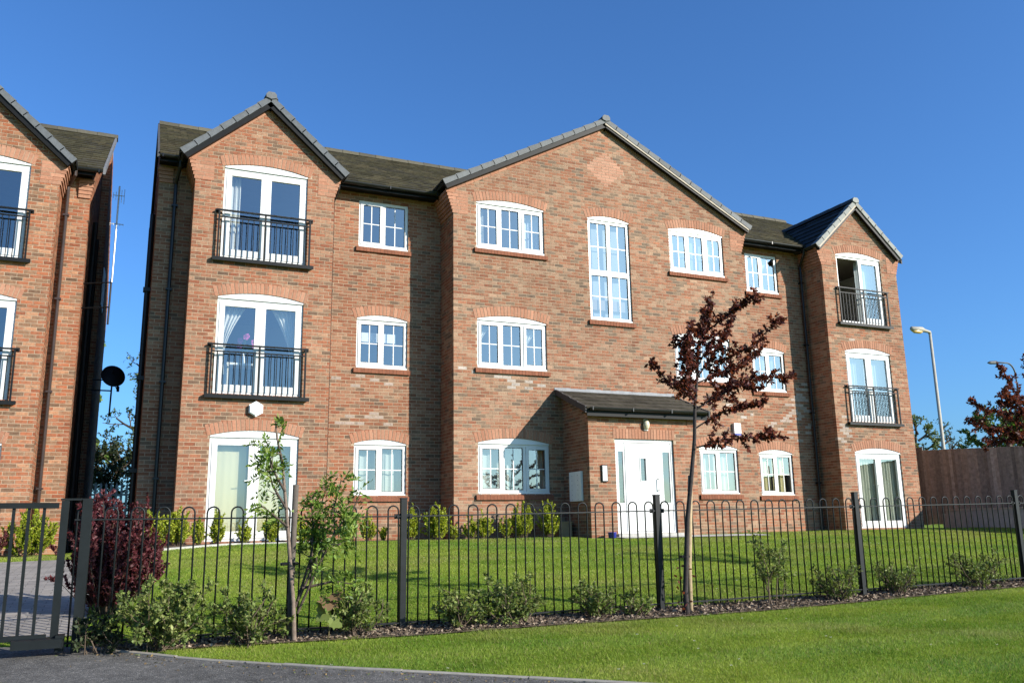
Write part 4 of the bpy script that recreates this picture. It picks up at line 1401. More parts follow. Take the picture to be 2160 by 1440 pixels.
curtain('net_curtain', 'white net curtain in ground-floor window right of the porch', 6.07, 7.07, 0.92, 1.9, YC+0.2, 0.02, 8, (0.40, 0.41, 0.40))
curtain('curtain', 'pale yellow curtain at left of ground-floor window nearest right bay', 8.46, 8.86, 0.92, 1.84, 0.155, 0.012, 3, CY)
curtain('curtain', 'pale yellow curtain in middle of ground-floor window nearest right bay', 8.93, 9.30, 0.92, 1.84, 0.155, 0.012, 3, CY)
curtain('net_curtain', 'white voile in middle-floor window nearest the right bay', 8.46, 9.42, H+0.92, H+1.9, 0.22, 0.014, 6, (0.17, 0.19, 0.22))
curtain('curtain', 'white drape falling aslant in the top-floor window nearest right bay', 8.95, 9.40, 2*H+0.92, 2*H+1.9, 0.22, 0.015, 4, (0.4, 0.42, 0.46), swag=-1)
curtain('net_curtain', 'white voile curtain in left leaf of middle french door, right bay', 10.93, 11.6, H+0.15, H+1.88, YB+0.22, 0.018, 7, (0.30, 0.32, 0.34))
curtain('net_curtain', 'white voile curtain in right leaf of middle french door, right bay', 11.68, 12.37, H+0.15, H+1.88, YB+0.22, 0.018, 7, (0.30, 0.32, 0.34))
curtain('curtain', 'grey-green striped curtain in left leaf of ground french door, right bay', 10.93, 11.6, 0.12, 1.88, YB+0.17, 0.022, 7, CGR)
curtain('curtain', 'grey-green striped curtain in right leaf of ground french door, right bay', 11.70, 12.36, 0.12, 1.88, YB+0.17, 0.022, 7, CGR)
curtain('net_curtain', 'white voile behind closed leaf of the open top french door, right bay', 11.72, 12.37, 2*H+0.15, 2*H+1.88, YB+0.24, 0.016, 6, (0.40, 0.43, 0.44))

# small things fixed to the walls
def wall_thing(name, mb_parts, label, cat, loc=(0, 0, 0)):
    root = empty(name, loc, label, cat)
    for nm, mb, mt in mb_parts: mb.build(nm, M[mt], root)
    return root
mb = MB()
hexp = [(0.145*math.cos(R(30+60*k)), 0.145*math.sin(R(30+60*k))) for k in range(6)]
mb.prism(hexp, 'y', -0.065, 0.0); hx2 = [(p[0]*0.86, p[1]*0.86) for p in hexp]
m2 = MB(); m2.prism(hx2, 'y', -0.085, -0.065)
wall_thing('alarm_box', [('back_box', mb, 'white_box'), ('cover', m2, 'white_box')], 'white hexagonal alarm box above the ground french door, left bay', 'alarm box', (-3.92, YA-0.003, 2.455))
mb = MB(); mb.box(-0.095, 0.095, -0.07, 0, -0.10, 0.14); m2 = MB(); m2.box(-0.09, 0.09, -0.068, 0, -0.15, -0.101)
wall_thing('alarm_box', [('cover', mb, 'white_box'), ('base_strip', m2, 'blue')], 'white rectangular alarm box with blue base, right of the porch', 'alarm box', (7.11, YC-0.003, 2.40))
mb = MB(); mb.box(-0.045, 0.045, -0.03, 0, -0.12, 0.12)
m2 = MB(); m2.smooth = True
v = []; nseg = 10
for j in range(7):
    t = j/6*math.pi/2
    for k in range(nseg):
        a = 2*math.pi*k/nseg
        v.append((0.075*math.cos(t)*math.cos(a), -0.03-0.075*math.sin(t), 0.115*math.cos(t)*math.sin(a)))
fq = [(j*nseg+k, j*nseg+(k+1) % nseg, (j+1)*nseg+(k+1) % nseg, (j+1)*nseg+k) for j in range(6) for k in range(nseg)]
m2.add(v, fq)
wall_thing('wall_light', [('base', mb, 'white_box'), ('bowl', m2, 'lamp_glass')], 'oval bulkhead wall light above the entrance door', 'wall light', (3.855, PY-0.003, 2.275))
mb = MB(); mb.box(-0.065, 0.065, -0.03, 0, -0.17, 0.17)
m2 = MB(); m2.box(-0.05, 0.05, -0.036, -0.03, -0.15, 0.15)
m3 = MB()
for k in range(6): m3.box(-0.035, 0.0, -0.04, -0.036, -0.13+k*0.03, -0.112+k*0.03)
m3.box(-0.04, 0.04, -0.039, -0.036, 0.07, 0.13)
wall_thing('intercom', [('casing', mb, 'black_plastic'), ('face_plate', m2, 'white_box'), ('buttons', m3, 'galv')], 'white door-entry intercom on porch front, left of the entrance door', 'intercom', (2.82, PY-0.004, 1.26))
root = empty('letterbox_panel', (PX0-0.004, -1.41, 1.02), 'pale panel of letterboxes on the shaded side wall of the porch', 'letterbox')
mb = MB(); mb.box(-0.04, 0, -0.26, 0.26, -0.30, 0.30); mb.build('casing', M['white_box'], root)
fm = None
for j in range(6):
    for i in range(2):
        mb = MB(); y0 = -0.245+i*0.25; z0 = -0.29+j*0.097
        mb.box(-0.046, -0.04, y0, y0+0.24, z0, z0+0.09); mb.box(-0.048, -0.046, y0+0.07, y0+0.17, z0+0.055, z0+0.068)
        d_ = mb.build('letterbox_door', M['white_box'], root)
        k2 = MB(); k2.box(-0.051, -0.046, y0+0.115, y0+0.125, z0+0.02, z0+0.03); k2.build('lock', M['black_plastic'], d_)
mb = MB(); mb.smooth = True
prof = [(a_*0.8, b_*0.75) for a_, b_ in [(0.0, 0.0), (0.085, 0.0), (0.095, 0.01), (0.105, 0.13), (0.11, 0.135), (0.11, 0.15), (0.098, 0.15), (0.09, 0.02), (0.0, 0.02)]]
nn = 14; v = [(r_*math.cos(2*math.pi*k/nn), r_*math.sin(2*math.pi*k/nn), z) for (r_, z) in prof for k in range(nn)]
mb.add(v, [(j*nn+k, j*nn+(k+1) % nn, (j+1)*nn+(k+1) % nn, (j+1)*nn+k) for j in range(len(prof)-1) for k in range(nn)])
tag(mb.build('plant_pot', M['blue']), 'small blue pot on the ground beside the entrance door', 'pot').location = (2.84, -2.16, g(2.84, -2.16)+0.005)
mb = MB(); mb.box(-0.15, 0.15, -0.11, 0.11, 0, 0.27); mb.box(-0.16, 0.16, -0.12, 0.12, 0.27, 0.30); mb.box(-0.1, 0.1, -0.114, -0.11, 0.05, 0.22)
o = tag(mb.build('storage_box', mat_plain('cardboard', (0.30, 0.21, 0.11), 0.9, 0.15)), 'small brown box in the corner beside the porch wall', 'box')
o.location = (2.27, -1.15, 0.02)

# satellite dish and aerial on the neighbour's side wall
root = empty('satellite_dish', (-6.45, 3.2, 3.62), 'dark round satellite dish on a pole in the gap between buildings', 'satellite dish')
mb = MB(); mb.smooth = True
nn = 26; v = []
for j in range(8):
    r_ = 0.27*j/7
    for k in range(nn):
        a = 2*math.pi*k/nn
        v.append((r_*0.92*math.cos(a), 0.30*(r_/0.27)**2*0.18, r_*math.sin(a)))
mb.add(v, [(j*nn+k, j*nn+(k+1) % nn, (j+1)*nn+(k+1) % nn, (j+1)*nn+k) for j in range(7) for k in range(nn)])
ds = mb.build('reflector', M['black_metal'], root); ds.rotation_euler = (R(-22), 0, R(12))
mb = MB(); mb.tube([(-0.02, 0.02, 0.1), (-0.03, 0.03, -0.9)], 0.018, 8); mb.tube([(-0.03, 0.03, -0.35), (-0.42, 0.03, -0.35)], 0.016, 8); mb.tube([(-0.02, 0.03, -0.12), (-0.42, 0.03, -0.12)], 0.014, 8)
mb.build('pole', M['black_metal'], root)
mb = MB(); mb.tube([(0.06, 0.05, -0.26), (0.10, 0.42, -0.30)], 0.012, 6); mb.tube([(0.10, 0.42, -0.30), (0.10, 0.36, -0.20)], 0.03, 8); mb.build('feed_arm', M['black_metal'], root)
root = empty('television_aerial', (-6.575, 0.72, 5.0), 'tall thin television aerial pole fixed to the left building', 'aerial')
mb = MB(); mb.tube([(0, 0, 0.05), (0.0, 0, 2.05)], 0.016, 8); mb.build('pole', M['galv'], root)
mb = MB(); mb.tube([(-0.01, 0.02, -0.8), (-0.01, 0.02, 0.12)], 0.018, 8)
for z in (-0.45, 0.05): mb.tube([(-0.52, 0.3, z), (0.0, 0.02, z)], 0.014, 8)
mb.build('bracket', M['black_metal'], root)
for z, l in ((1.85, 0.10), (1.25, 0.12)):
    mb = MB()
    mb.tube([(-l, 0, z), (l, 0.05, z+0.02)], 0.008, 6)
    for k in range(5):
        x = -l+2*l*k/4; h = 0.06+0.1*(k/4 if z > 1.5 else -0.4)
        mb.tube([(x, 0.02, z-h), (x, 0.02, z+h)], 0.005, 5)
    mb.build('antenna', M['galv'], root)

# flowers and chair inside the middle left-bay room
root = empty('flower_vase', (-4.15, YA+0.5, H+0.75), 'pink flowers in a vase behind the middle french door, left bay', 'flowers')
mb = MB(); mb.smooth = True; mb.tube([(0, 0, 0), (0, 0, 0.05), (0, 0, 0.14), (0, 0, 0.22)], [0.04, 0.06, 0.05, 0.03], 10); mb.build('vase', M['white_box'], root)
mb = MB()
for k in range(7):
    a = k*0.9; t = Vector((0.22*math.cos(a)*0.8+0.1, 0.06*math.sin(a), 0.38+0.09*(k % 3)))
    mb.tube([(0, 0, 0.2), t*0.6+Vector((0, 0, 0.1)), t], 0.004, 4, (0.05, 0.12, 0.02))
    for q in range(5):
        b_ = 2*math.pi*q/5; c_ = t+Vector((0.03*math.cos(b_), 0.0, 0.03*math.sin(b_)))
        mb.obox(c_, (0.022, 0, 0), (0, 0.004, 0), (0, 0, 0.022), (0.65, 0.12, 0.45))
mb.build('blossom', mat_leaf('petal', 0.3), root)
root = empty('side_table', (-4.15, YA+0.5, H+0.02), 'small white table behind the middle french door, left bay', 'table')
mb = MB(); mb.box(-0.3, 0.3, -0.2, 0.2, 0.69, 0.73); mb.build('table_top', M['white_box'], root)
for sx in (-1, 1):
    for sy in (-1, 1):
        mb = MB(); mb.box(sx*0.27-0.02, sx*0.27+0.02, sy*0.17-0.02, sy*0.17+0.02, 0, 0.69); mb.build('leg', M['white_box'], root)

# ------------------------------------------------------------------ bow-top railing
FY = -9.6
posts = [-6.44, -3.70, -0.95, 1.80, 4.55, 7.30]
def ftop(x): return 0.44+0.0105*(x+3.7) if x > -3.7 else 0.44
fence = empty('bow_top_railing', (0, FY, 0), 'black bow-top metal railing along the front lawn', 'fence')
pm = MB(); pm.box(-0.027, 0.027, -0.027, 0.027, -1.35, 0.0); pm.box(-0.03, 0.03, -0.03, 0.03, 0.0, 0.012)
pmesh = pm.mesh('post', M['fence_paint'])
for x in posts[1:]:
    o = bpy.data.objects.new('post', pmesh); link(o, fence); o.location = (x, 0, ftop(x)+0.06)
    o.rotation_euler = (0, R(0.6*rng.standard_normal()*0.5), 0)
hr = 0.049; bar = 0.0075
hm = MB(); hm.smooth = True
pts = [(-hr, 0, -1.06)]+[(-hr, 0, -hr)]+[(hr*math.cos(math.pi-math.pi*k/8), 0, -hr+hr*math.sin(math.pi-math.pi*k/8)) for k in range(1, 8)]+[(hr, 0, -hr), (hr, 0, -1.06)]
hm.tube(pts, bar, 7)
hmesh = hm.mesh('hoop', M['fence_paint'])
for i in range(len(posts)-1):
    a, c = posts[i], posts[i+1]
    za, zc = ftop(a), ftop(c)
    for k in range(14):
        t = (k+0.5)/14; x = a+(c-a)*t
        if x > 7.0: continue
        o = bpy.data.objects.new('hoop', hmesh); link(o, fence)
        o.location = (x, rng.normal(0, .002), za+(zc-za)*t)
        o.rotation_euler = (R(rng.normal(0, .25)), R(rng.normal(0, .2)), 0)
    for dz, h, w in ((-0.095, 0.006, 0.02), (-1.03, 0.006, 0.02)):
        r_ = MB(); x0, x1 = a+0.03, c-0.03
        d = (zc-za)/(c-a)
        v = []
        for (x, z) in ((x0, za+dz), (x1, zc+dz)):
            for (yy, zz) in ((-w, -h), (w, -h), (w, h), (-w, h)): v.append((x, yy, z+zz))
        r_.add(v, [(0,3,2,1),(4,5,6,7),(0,1,5,4),(1,2,6,5),(2,3,7,6),(3,0,4,7)])
        r_.build('rail', M['fence_paint'], fence)
    for x, s in ((a, 1), (c, -1)):
        if x == posts[0]: continue
        z = ftop(x)-0.095
        b_ = MB(); b_.box(x+s*0.03-0.004, x+s*0.085, -0.008, 0.008, z-0.022, z+0.022) if s > 0 else b_.box(x-0.085, x-0.026, -0.008, 0.008, z-0.022, z+0.022)
        b_.tube([(x+s*0.06, -0.03, z), (x+s*0.06, 0.03, z)], 0.012, 6)
        b_.build('bracket', M['fence_paint'], fence)

# gate at the left edge
gate = empty('metal_gate', (0, FY, 0), 'dark grey metal gate with vertical bars at the left edge', 'gate')
mb = MB(); mb.box(-6.362, -6.29, -0.03, 0.03, -1.0, 0.505); mb.build('gate_post', M['gate_paint'], gate)
mb = MB(); mb.box(-6.513, -6.458, -0.02, 0.02, -0.555, 0.495); mb.build('stile', M['gate_paint'], gate)
mb = MB(); mb.box(-9.2, -6.53, -0.025, 0.025, 0.435, 0.478); mb.build('top_rail', M['gate_paint'], gate)
mb = MB(); mb.box(-6.52, -6.29, -0.012, 0.012, 0.497, 0.512); mb.build('catch', M['gate_paint'], gate)
mb = MB(); mb.box(-9.2, -6.54, -0.02, 0.02, -0.555, -0.515); mb.build('bottom_rail', M['gate_paint'], gate)
mb = MB(); mb.box(-6.76, -6.42, -0.16, -0.03, -0.605, -0.54); mb.box(-6.47, -6.41, -0.10, 0.03, -0.64, -0.52); mb.build('track_box', M['gate_paint'], gate)
gm = MB(); gm.box(-0.011, 0.011, -0.011, 0.011, -0.515, 0.435); gme = gm.mesh('bar', M['gate_paint'])
x = -6.63
while x > -9.1:
    o = bpy.data.objects.new('bar', gme); link(o, gate); o.location = (x, 0, 0); x -= 0.105
mb = MB(); mb.box(-9.28, -9.2, -0.04, 0.04, -0.9, 0.5); mb.build('gate_post', M['gate_paint'], gate)

# ------------------------------------------------------------------ timber fence on the right, low wall
wf_ = empty('timber_fence', (0, 0, 0), 'tall dark closeboard timber fence beside the right bay', 'fence')
ys = 7.0
A = Vector((15.75, 0, 0)); dvec = Vector((0.15, 1.0, 0)).normalized()
k = 0
s = 6.0
while s > -7.5:
    p = A+dvec*s
    w = 0.118
    top = 2.20+0.055*s if s < 1.7 else 2.34+0.03*s
    top += rng.normal(0, .004)
    mb = MB()
    f = 1+0.24*rng.standard_normal()
    col = tuple(max(0.05, q*f) for q in ((0.25, 0.222, 0.195) if rng.random() < .6 else (0.28, 0.238, 0.2)))
    nrm = Vector((-dvec.y, dvec.x, 0))
    tl = 0.006
    base = g(p.x, p.y)+0.1
    mb.obox((p.x, p.y, (top+base)/2), dvec*(w/2+0.008)+nrm*tl, nrm*0.008, Vector((0, 0, (top-base)/2)), col)
    mb.build('board', M['wood'], wf_)
    s -= w
for s in np.arange(-7, 6.1, 1.83):
    p = A+dvec*float(s)
    mb = MB(); mb.obox((p.x+0.08, p.y, 1.05), (0.05, 0, 0), (0, 0.05, 0), (0, 0, 1.15), (0.12, 0.09, 0.07)); mb.build('post', M['wood'], wf_)
for z in (0.5, 1.7):
    a, c = A+dvec*-7.4, A+dvec*6.0
    mb = MB(); cc = (a+c)/2; mb.obox((cc.x+0.05, cc.y, z), dvec*6.7, (0.025, 0, 0), (0, 0, 0.04), (0.12, 0.09, 0.07)); mb.build('rail', M['wood'], wf_)
rw = empty('retaining_wall', (0, 0, 0), 'low grey concrete wall with pale coping in front of timber fence', 'wall')
a = A+dvec*-7.4+Vector((-0.55, 0, 0)); c = A+dvec*0.4+Vector((-0.55, 0, 0)); cc = (a+c)/2
mb = MB(); mb.obox((cc.x, cc.y, 0.1), (c-a)/2, (0.08, 0, 0), (0, 0, 0.37)); mb.build('panel', M['concrete'], rw)
n = 9
for i in range(n):
    p = a+(c-a)*((i+0.5)/n)
    mb = MB(); mb.obox((p.x, p.y, 0.495), (c-a)*(0.5/n-0.001), (0.10, 0, 0), (0, 0, 0.022)); mb.build('coping', M['trim'], rw)
mb = MB(); mb.obox((c.x+0.27, c.y+0.1, 0.1), (0.3, 0, 0), (0, 0.08, 0), (0, 0, 0.3)); mb.build('end_panel', M['concrete'], rw)

# ------------------------------------------------------------------ street lamps
def lamp1():
    b0 = Vector((26.94, 10.0, 0))
    root = empty('street_lamp', b0, 'pale street lamp post with amber lantern beyond the timber fence', 'street lamp', 'street lamps')
    mb = MB(); mb.smooth = True; mb.tube([(0, 0, -0.3), (0, 0, 1.2), (0, 0, 1.25), (0, 0, 8.55)], [0.11, 0.11, 0.08, 0.062], 12); mb.build('pole', M['lamp_pale'], root)
    mb = MB(); mb.smooth = True
    d = Vector((-0.93, 0.1, 0))
    mb.tube([(0, 0, 8.45), (-0.02, 0, 8.56), (-0.30, 0.03, 8.62), (-0.45, 0.045, 8.65), (-1.0, 0.1, 8.66), (-1.06, 0.11, 8.64)], [0.06, 0.075, 0.08, 0.13, 0.11, 0.05], 10); mb.build('lantern', M['lamp_pale'], root)
    mb = MB(); mb.smooth = True
    mb.tube([(-0.42, 0.04, 8.57), (-0.55, 0.05, 8.55), (-0.85, 0.085, 8.555), (-1.0, 0.1, 8.58)], [0.05, 0.1, 0.09, 0.04], 10); mb.build('bowl', M['amber'], root)
lamp1()
root = empty('street_lamp', (51.9, 24.0, 0), 'distant grey street lamp with curved arm at the right edge', 'street lamp', 'street lamps')
mb = MB(); mb.smooth = True
arc = [(0, 0, -0.3), (0, 0, 10.0)]+[(-0.75+0.75*math.cos(t), 0, 10.2+0.9*math.sin(t)) for t in np.linspace(0, math.pi/2, 8)]+[(-2.0, 0, 11.08)]
mb.tube(arc, [0.10]+[0.055]*(len(arc)-1), 8); mb.build('pole', M['lamp_grey'], root)
mb = MB(); mb.smooth = True; mb.tube([(-1.7, 0, 11.08), (-1.9, 0, 11.07), (-2.5, 0, 11.02), (-2.75, 0, 10.99)], [0.05, 0.13, 0.12, 0.04], 8); mb.build('lantern', M['lamp_grey'], root)

# ------------------------------------------------------------------ vegetation
def unit(a):
    return a/np.maximum(np.linalg.norm(a, axis=-1, keepdims=True), 1e-9)

def leaf_geometry(P, D, L, W, r, fold=0.25):
    """diamond leaves: base P, axis D, length L, width W -> (n,4,3)"""
    n = len(P)
    A = r.standard_normal((n, 3))
    S = unit(np.cross(D, A))
    Nn = np.cross(S, D)
    L = L[:, None]; W = W[:, None]
    mid = P+D*L*0.48-Nn*W*fold
    tip = P+D*L-Nn*L*0.12
    return np.stack([P, mid+S*W*0.5+Nn*W*fold, tip, mid-S*W*0.5+Nn*W*fold], 1)

def colours(n, pal, r, var=0.18):
    pal = np.array(pal)
    c = pal[r.integers(len(pal), size=n)]
    return np.clip(c*(1+var*r.standard_normal((n, 1))), 0.004, 0.7)

def polyline(p, d, length, r, bend=0.25, n=5, upward=0.0):
    pts = [np.array(p, float)]
    d = np.array(d, float); d /= np.linalg.norm(d)
    for i in range(n):
        d = d+bend*r.standard_normal(3)/n*1.6+np.array([0, 0, upward/n])
        d /= np.linalg.norm(d)
        pts.append(pts[-1]+d*length/n)
    return np.array(pts)

def along(pts, t):
    k = len(pts)-1
    i = np.minimum((t*k).astype(int), k-1); f = (t*k-i)[:, None]
    return pts[i]*(1-f)+pts[i+1]*f, unit(pts[i+1]-pts[i])

def branch_tree(trunks, r, levels):
    """trunks: list of (pts, r0, r1). levels: list of dict(n, t0, len, ang, bend, up, taper). Returns tubes and final twigs"""
    tubes = [(p, a, b) for (p, a, b) in trunks]
    cur = list(trunks)
    for lv in levels:
        nxt = []
        for (pts, a, b) in cur:
            seg = np.linalg.norm(np.diff(pts, axis=0), axis=1).sum()
            n = lv['n'] if isinstance(lv['n'], int) else max(1, int(lv['n']*seg))
            ts = np.clip(lv['t0']+(1-lv['t0'])*(np.arange(n)+r.random(n))/n, 0, 0.999)
            P, T = along(pts, ts)
            for k in range(n):
                rnd = unit(r.standard_normal(3)); side = unit(np.cross(T[k], rnd))
                ang = lv['ang']*(0.7+0.6*r.random())
                d = T[k]*math.cos(ang)+side*math.sin(ang)+np.array([0, 0, lv.get('up', 0)])
                L = lv['len']*(0.6+0.7*r.random())*(1-0.45*ts[k] if lv.get('cone', True) else 1)
                rad = (a+(b-a)*ts[k])*0.6
                q = polyline(P[k], d, L, r, lv.get('bend', 0.3), 4, lv.get('up', 0)*0.5)
                nxt.append((q, max(rad, 0.0015), max(rad*0.4, 0.001)))
        tubes += nxt
        cur = nxt
    return tubes, cur

def wood_mesh(name, tubes, col, parent, sides=5, mat='bark', min_r=0.0):
    mb = MB(); mb.smooth = True
    for (p, a, b) in tubes:
        if a < min_r: continue
        k = len(p)
        mb.tube([Vector(q) for q in p], [a+(b-a)*i/(k-1) for i in range(k)], sides if a > 0.004 else 3, col, caps=False)
    return mb.build(name, M[mat], parent)

def twig_leaves(twigs, per_m, size, r, spread=0.6, asp=0.5, t0=0.1, clump=1.0):
    P = []; D = []
    for (pts, a, b) in twigs:
        seg = np.linalg.norm(np.diff(pts, axis=0), axis=1).sum()
        n = max(2, int(per_m*seg*(0.7+0.6*r.random())))
        p, t = along(pts, np.clip(t0+(1-t0)*r.random(n)**(1/clump), 0, .999))
        d = unit(t*0.5+spread*1.4*r.standard_normal((n, 3))+np.array([0, 0, .12]))
        P.append(p); D.append(d)
    P = np.concatenate(P); D = np.concatenate(D)
    L = size*(0.6+0.7*r.random(len(P)))
    return P, D, L, L*asp*(0.85+0.3*r.random(len(P)))

def plant(name, label, cat, x, y, tubes, leafsets, bark, mat='leaf', group=None, z=None, leaf_name='foliage', wood_name='stem', min_r=0.0, sides=5):
    """all coordinates relative to the base"""
    root = empty(name, (x, y, g(x, y) if z is None else z), label, cat, group)
    wood_mesh(wood_name, tubes, bark, root, sides, min_r=min_r)
    V = np.concatenate([q[0] for q in leafsets]); C = np.concatenate([q[1] for q in leafsets])
    o = bpy.data.objects.new(leaf_name, quads_mesh(leaf_name, V, C, M[mat]))
    link(o, root)
    return root

GREEN_SHRUB = [(0.115, 0.165, 0.035), (0.085, 0.13, 0.028), (0.17, 0.215, 0.055), (0.14, 0.16, 0.055), (0.21, 0.23, 0.075)]
BOX = [(0.34, 0.40, 0.03), (0.26, 0.34, 0.025), (0.42, 0.45, 0.05), (0.16, 0.22, 0.025)]
PLUMC = [(0.09, 0.022, 0.016), (0.12, 0.028, 0.018), (0.06, 0.016, 0.015), (0.17, 0.042, 0.024), (0.095, 0.03, 0.033)]
BERB = [(0.135, 0.03, 0.04), (0.10, 0.022, 0.032), (0.17, 0.05, 0.062), (0.07, 0.018, 0.026), (0.22, 0.085, 0.098)]
ROWAN = [(0.11, 0.19, 0.025), (0.085, 0.15, 0.022), (0.15, 0.23, 0.035), (0.20, 0.26, 0.05)]
BROWN = (0.10, 0.075, 0.055)

def shrub(label, x, y, w, h, seed, pal=GREEN_SHRUB, size=0.028, per_m=65, nst=None, name='low_shrub', cat='shrub', mat='leaf_glossy', group='low shrubs along the railing', upright=0.9, asp=0.5, lower=0.0, twn=7.0):
    r = np.random.default_rng(seed)
    nst = nst or int(9+12*w)
    tr = []
    for k in range(nst):
        a = 2*math.pi*(k+r.random())/nst
        tx = math.cos(a)*w*0.5*(0.35+0.75*r.random()); ty = math.sin(a)*w*0.42*(0.35+0.75*r.random())
        tz = h*(0.45+0.6*r.random())*(1-0.35*(tx*tx+ty*ty)/(0.3*w*w+.01))
        b = np.array([0.04*r.standard_normal(), 0.04*r.standard_normal(), -0.03])
        e = np.array([tx, ty, max(tz, h*0.2)])
        mid = b*0.5+e*0.5+np.array([tx*.1, ty*.1, h*0.08])+0.03*r.standard_normal(3)
        tr.append((np.array([b, (b+mid)/2, mid, (mid+e)/2+0.015*r.standard_normal(3), e]), 0.007, 0.003))
    tubes, tw = branch_tree(tr, r, [dict(n=twn/1.0*1.6, t0=0.15+lower, len=h*0.33, ang=0.9, up=0.15, bend=0.5), dict(n=4, t0=0.2, len=h*0.16, ang=0.9, up=0.1, bend=0.5)])
    P, D, L, Wd = twig_leaves(tw+tubes[len(tr):len(tr)+len(tubes)//6], per_m*2.6, size*1.25, r, 0.7, asp*1.1)
    ok = P[:, 2] > 0.005
    P, D, L, Wd = P[ok], D[ok], L[ok], Wd[ok]
    C = colours(len(P), pal, r)
    return plant(name, label, cat, x, y, tubes, [(leaf_geometry(P, D, L, Wd, r), C)], BROWN, mat, group, sides=4)

shrub('large leafy green shrub at the foot of the railing beside the gate post', -5.74, -9.78, 0.78, 0.58, 11, per_m=80)
shrub('small dark shrub tucked against the gate post', -6.17, -9.7, 0.34, 0.32, 12, pal=[(0.03, 0.045, 0.02), (0.045, 0.06, 0.025)])
shrub('green shrub left of the leaning sapling trunk', -5.06, -9.80, 0.56, 0.47, 13, per_m=60)
shrub('loose green shrub right of the leaning sapling, before the first fence post', -4.17, -9.78, 0.52, 0.42, 14, per_m=55)
shrub('low shrub just right of the first fence post', -3.26, -9.80, 0.52, 0.36, 15, per_m=60)
shrub('wide twiggy shrub in the middle of the second railing panel', -2.70, -9.80, 0.72, 0.44, 16, per_m=60)
shrub('dark spreading shrub left of the purple tree', -1.82, -9.78, 0.56, 0.34, 17, per_m=55)
shrub('small shrub between the dark spreading shrub and the second fence post', -1.36, -9.78, 0.40, 0.27, 18, per_m=50)
shrub('tall airy shrub on a single stem, right of the purple tree', 0.36, -9.76, 0.42, 0.74, 19, per_m=55, size=0.024, nst=5, lower=0.15)
shrub('open shrub just left of the third fence post', 1.27, -9.74, 0.62, 0.40, 20, per_m=40, size=0.026)
shrub('sparse shrub just right of the third fence post', 2.22, -9.72, 0.60, 0.38, 21, per_m=40, size=0.026)
shrub('spreading shrub at the far right end of the bed', 3.58, -9.70, 0.78, 0.42, 22, per_m=42, size=0.026)

def box_shrub(label, x, y, w, h, seed, pal=BOX, n=None, size=0.03, group='yellow-green box shrubs along the building', name='box_shrub', z=None, mat='leaf', per_m=120):
    r = np.random.default_rng(seed)
    w *= 1.12*(0.85+0.35*r.random()); h *= 1.1*(0.9+0.22*r.random()); per_m *= 0.9+0.4*r.random()
    pal = [tuple(c*q for c, q in zip(p, np.array([1.0, 0.96, 0.9])*(0.72+0.36*r.random()))) for p in pal]
    nst = n or int(10+24*w)
    tr = []
    for k in range(nst):
        a = 2*math.pi*(k+r.random())/nst; q = r.random()**0.6
        top = np.array([math.cos(a)*w*0.46*q, math.sin(a)*w*0.4*q, h*(0.62+0.42*r.random())*(1-0.35*q*q)])
        b = np.array([top[0]*0.25, top[1]*0.25, -0.02]); m1 = b*0.45+top*0.55+np.array([top[0]*.25, top[1]*.25, 0])
        tr.append((np.array([b, (b+m1)/2, m1, top]), 0.005, 0.002))
    tubes, tw = branch_tree(tr, r, [dict(n=14.0, t0=0.12, len=0.17*min(1.6, h/0.45), ang=0.6, up=0.5, bend=0.4, cone=True)])
    P, D, L, Wd = twig_leaves(tw, per_m*2.3, size*1.25, r, 0.45, 0.55)
    ok = P[:, 2] > 0.01
    P, D, L, Wd = P[ok], D[ok], L[ok], Wd[ok]
    D = unit(D+np.array([0, 0, 0.45]))
    return plant(name, label, 'shrub', x, y, tubes, [(leaf_geometry(P, D, L, Wd, r), colours(len(P), pal, r))], BROWN, mat, group, sides=4, z=z)
box_shrub('tall bright yellow-green box shrub at the left corner of the left bay', -5.55, -1.75, 0.50, 0.62, 31)
box_shrub('bright box shrub second from the left corner, before the left bay', -5.18, -1.65, 0.42, 0.52, 32)
box_shrub('small upright box shrub before left edge of the ground french door', -4.86, -1.5, 0.22, 0.40, 33)
box_shrub('narrow conical box shrub before the left leaf of the ground french door', -4.55, -1.45, 0.30, 0.44, 34)
box_shrub('sparse small box shrub before the middle of the ground french door', -4.08, -1.35, 0.24, 0.33, 35)
box_shrub('box shrub behind the sapling trunk, right of the ground french door', -3.62, -1.3, 0.34, 0.45, 36)
box_shrub('box shrub hidden partly by sapling leaves near left bay corner', -3.10, -1.25, 0.34, 0.42, 37)
box_shrub('box shrub below left edge of the ground window beside left bay', -2.05, -0.75, 0.24, 0.36, 38)
box_shrub('vase-shaped box shrub below the ground window beside left bay', -1.72, -0.72, 0.32, 0.40, 39)
box_shrub('tiny thin box shrub below the ground window beside left bay', -1.42, -0.72, 0.16, 0.26, 40)
box_shrub('box shrub behind the first fence post in the shaded recess', -0.98, -1.1, 0.32, 0.48, 41)
box_shrub('large round box shrub at the left corner of centre block', -0.50, -1.25, 0.46, 0.56, 42)
box_shrub('low box shrub right beside the large round one, centre block corner', -0.16, -1.2, 0.22, 0.32, 43)
box_shrub('box shrub below left end of the ground window left of porch', 0.18, -1.3, 0.30, 0.40, 44)
box_shrub('dense box shrub below the middle of the window left of porch', 0.45, -1.3, 0.28, 0.46, 45)
box_shrub('narrow box shrub below the window left of porch, between denser ones', 0.92, -1.3, 0.22, 0.40, 46)
box_shrub('tall box shrub below right end of the window left of porch', 1.30, -1.3, 0.40, 0.58, 47)
box_shrub('broad box shrub in the corner beside the shaded porch wall', 1.86, -1.35, 0.46, 0.58, 48)
box_shrub('rounded yellow-green shrub before the left building, seen through the gate', -7.43, -0.7, 0.78, 0.66, 49, group='shrubs before the left building', per_m=150)
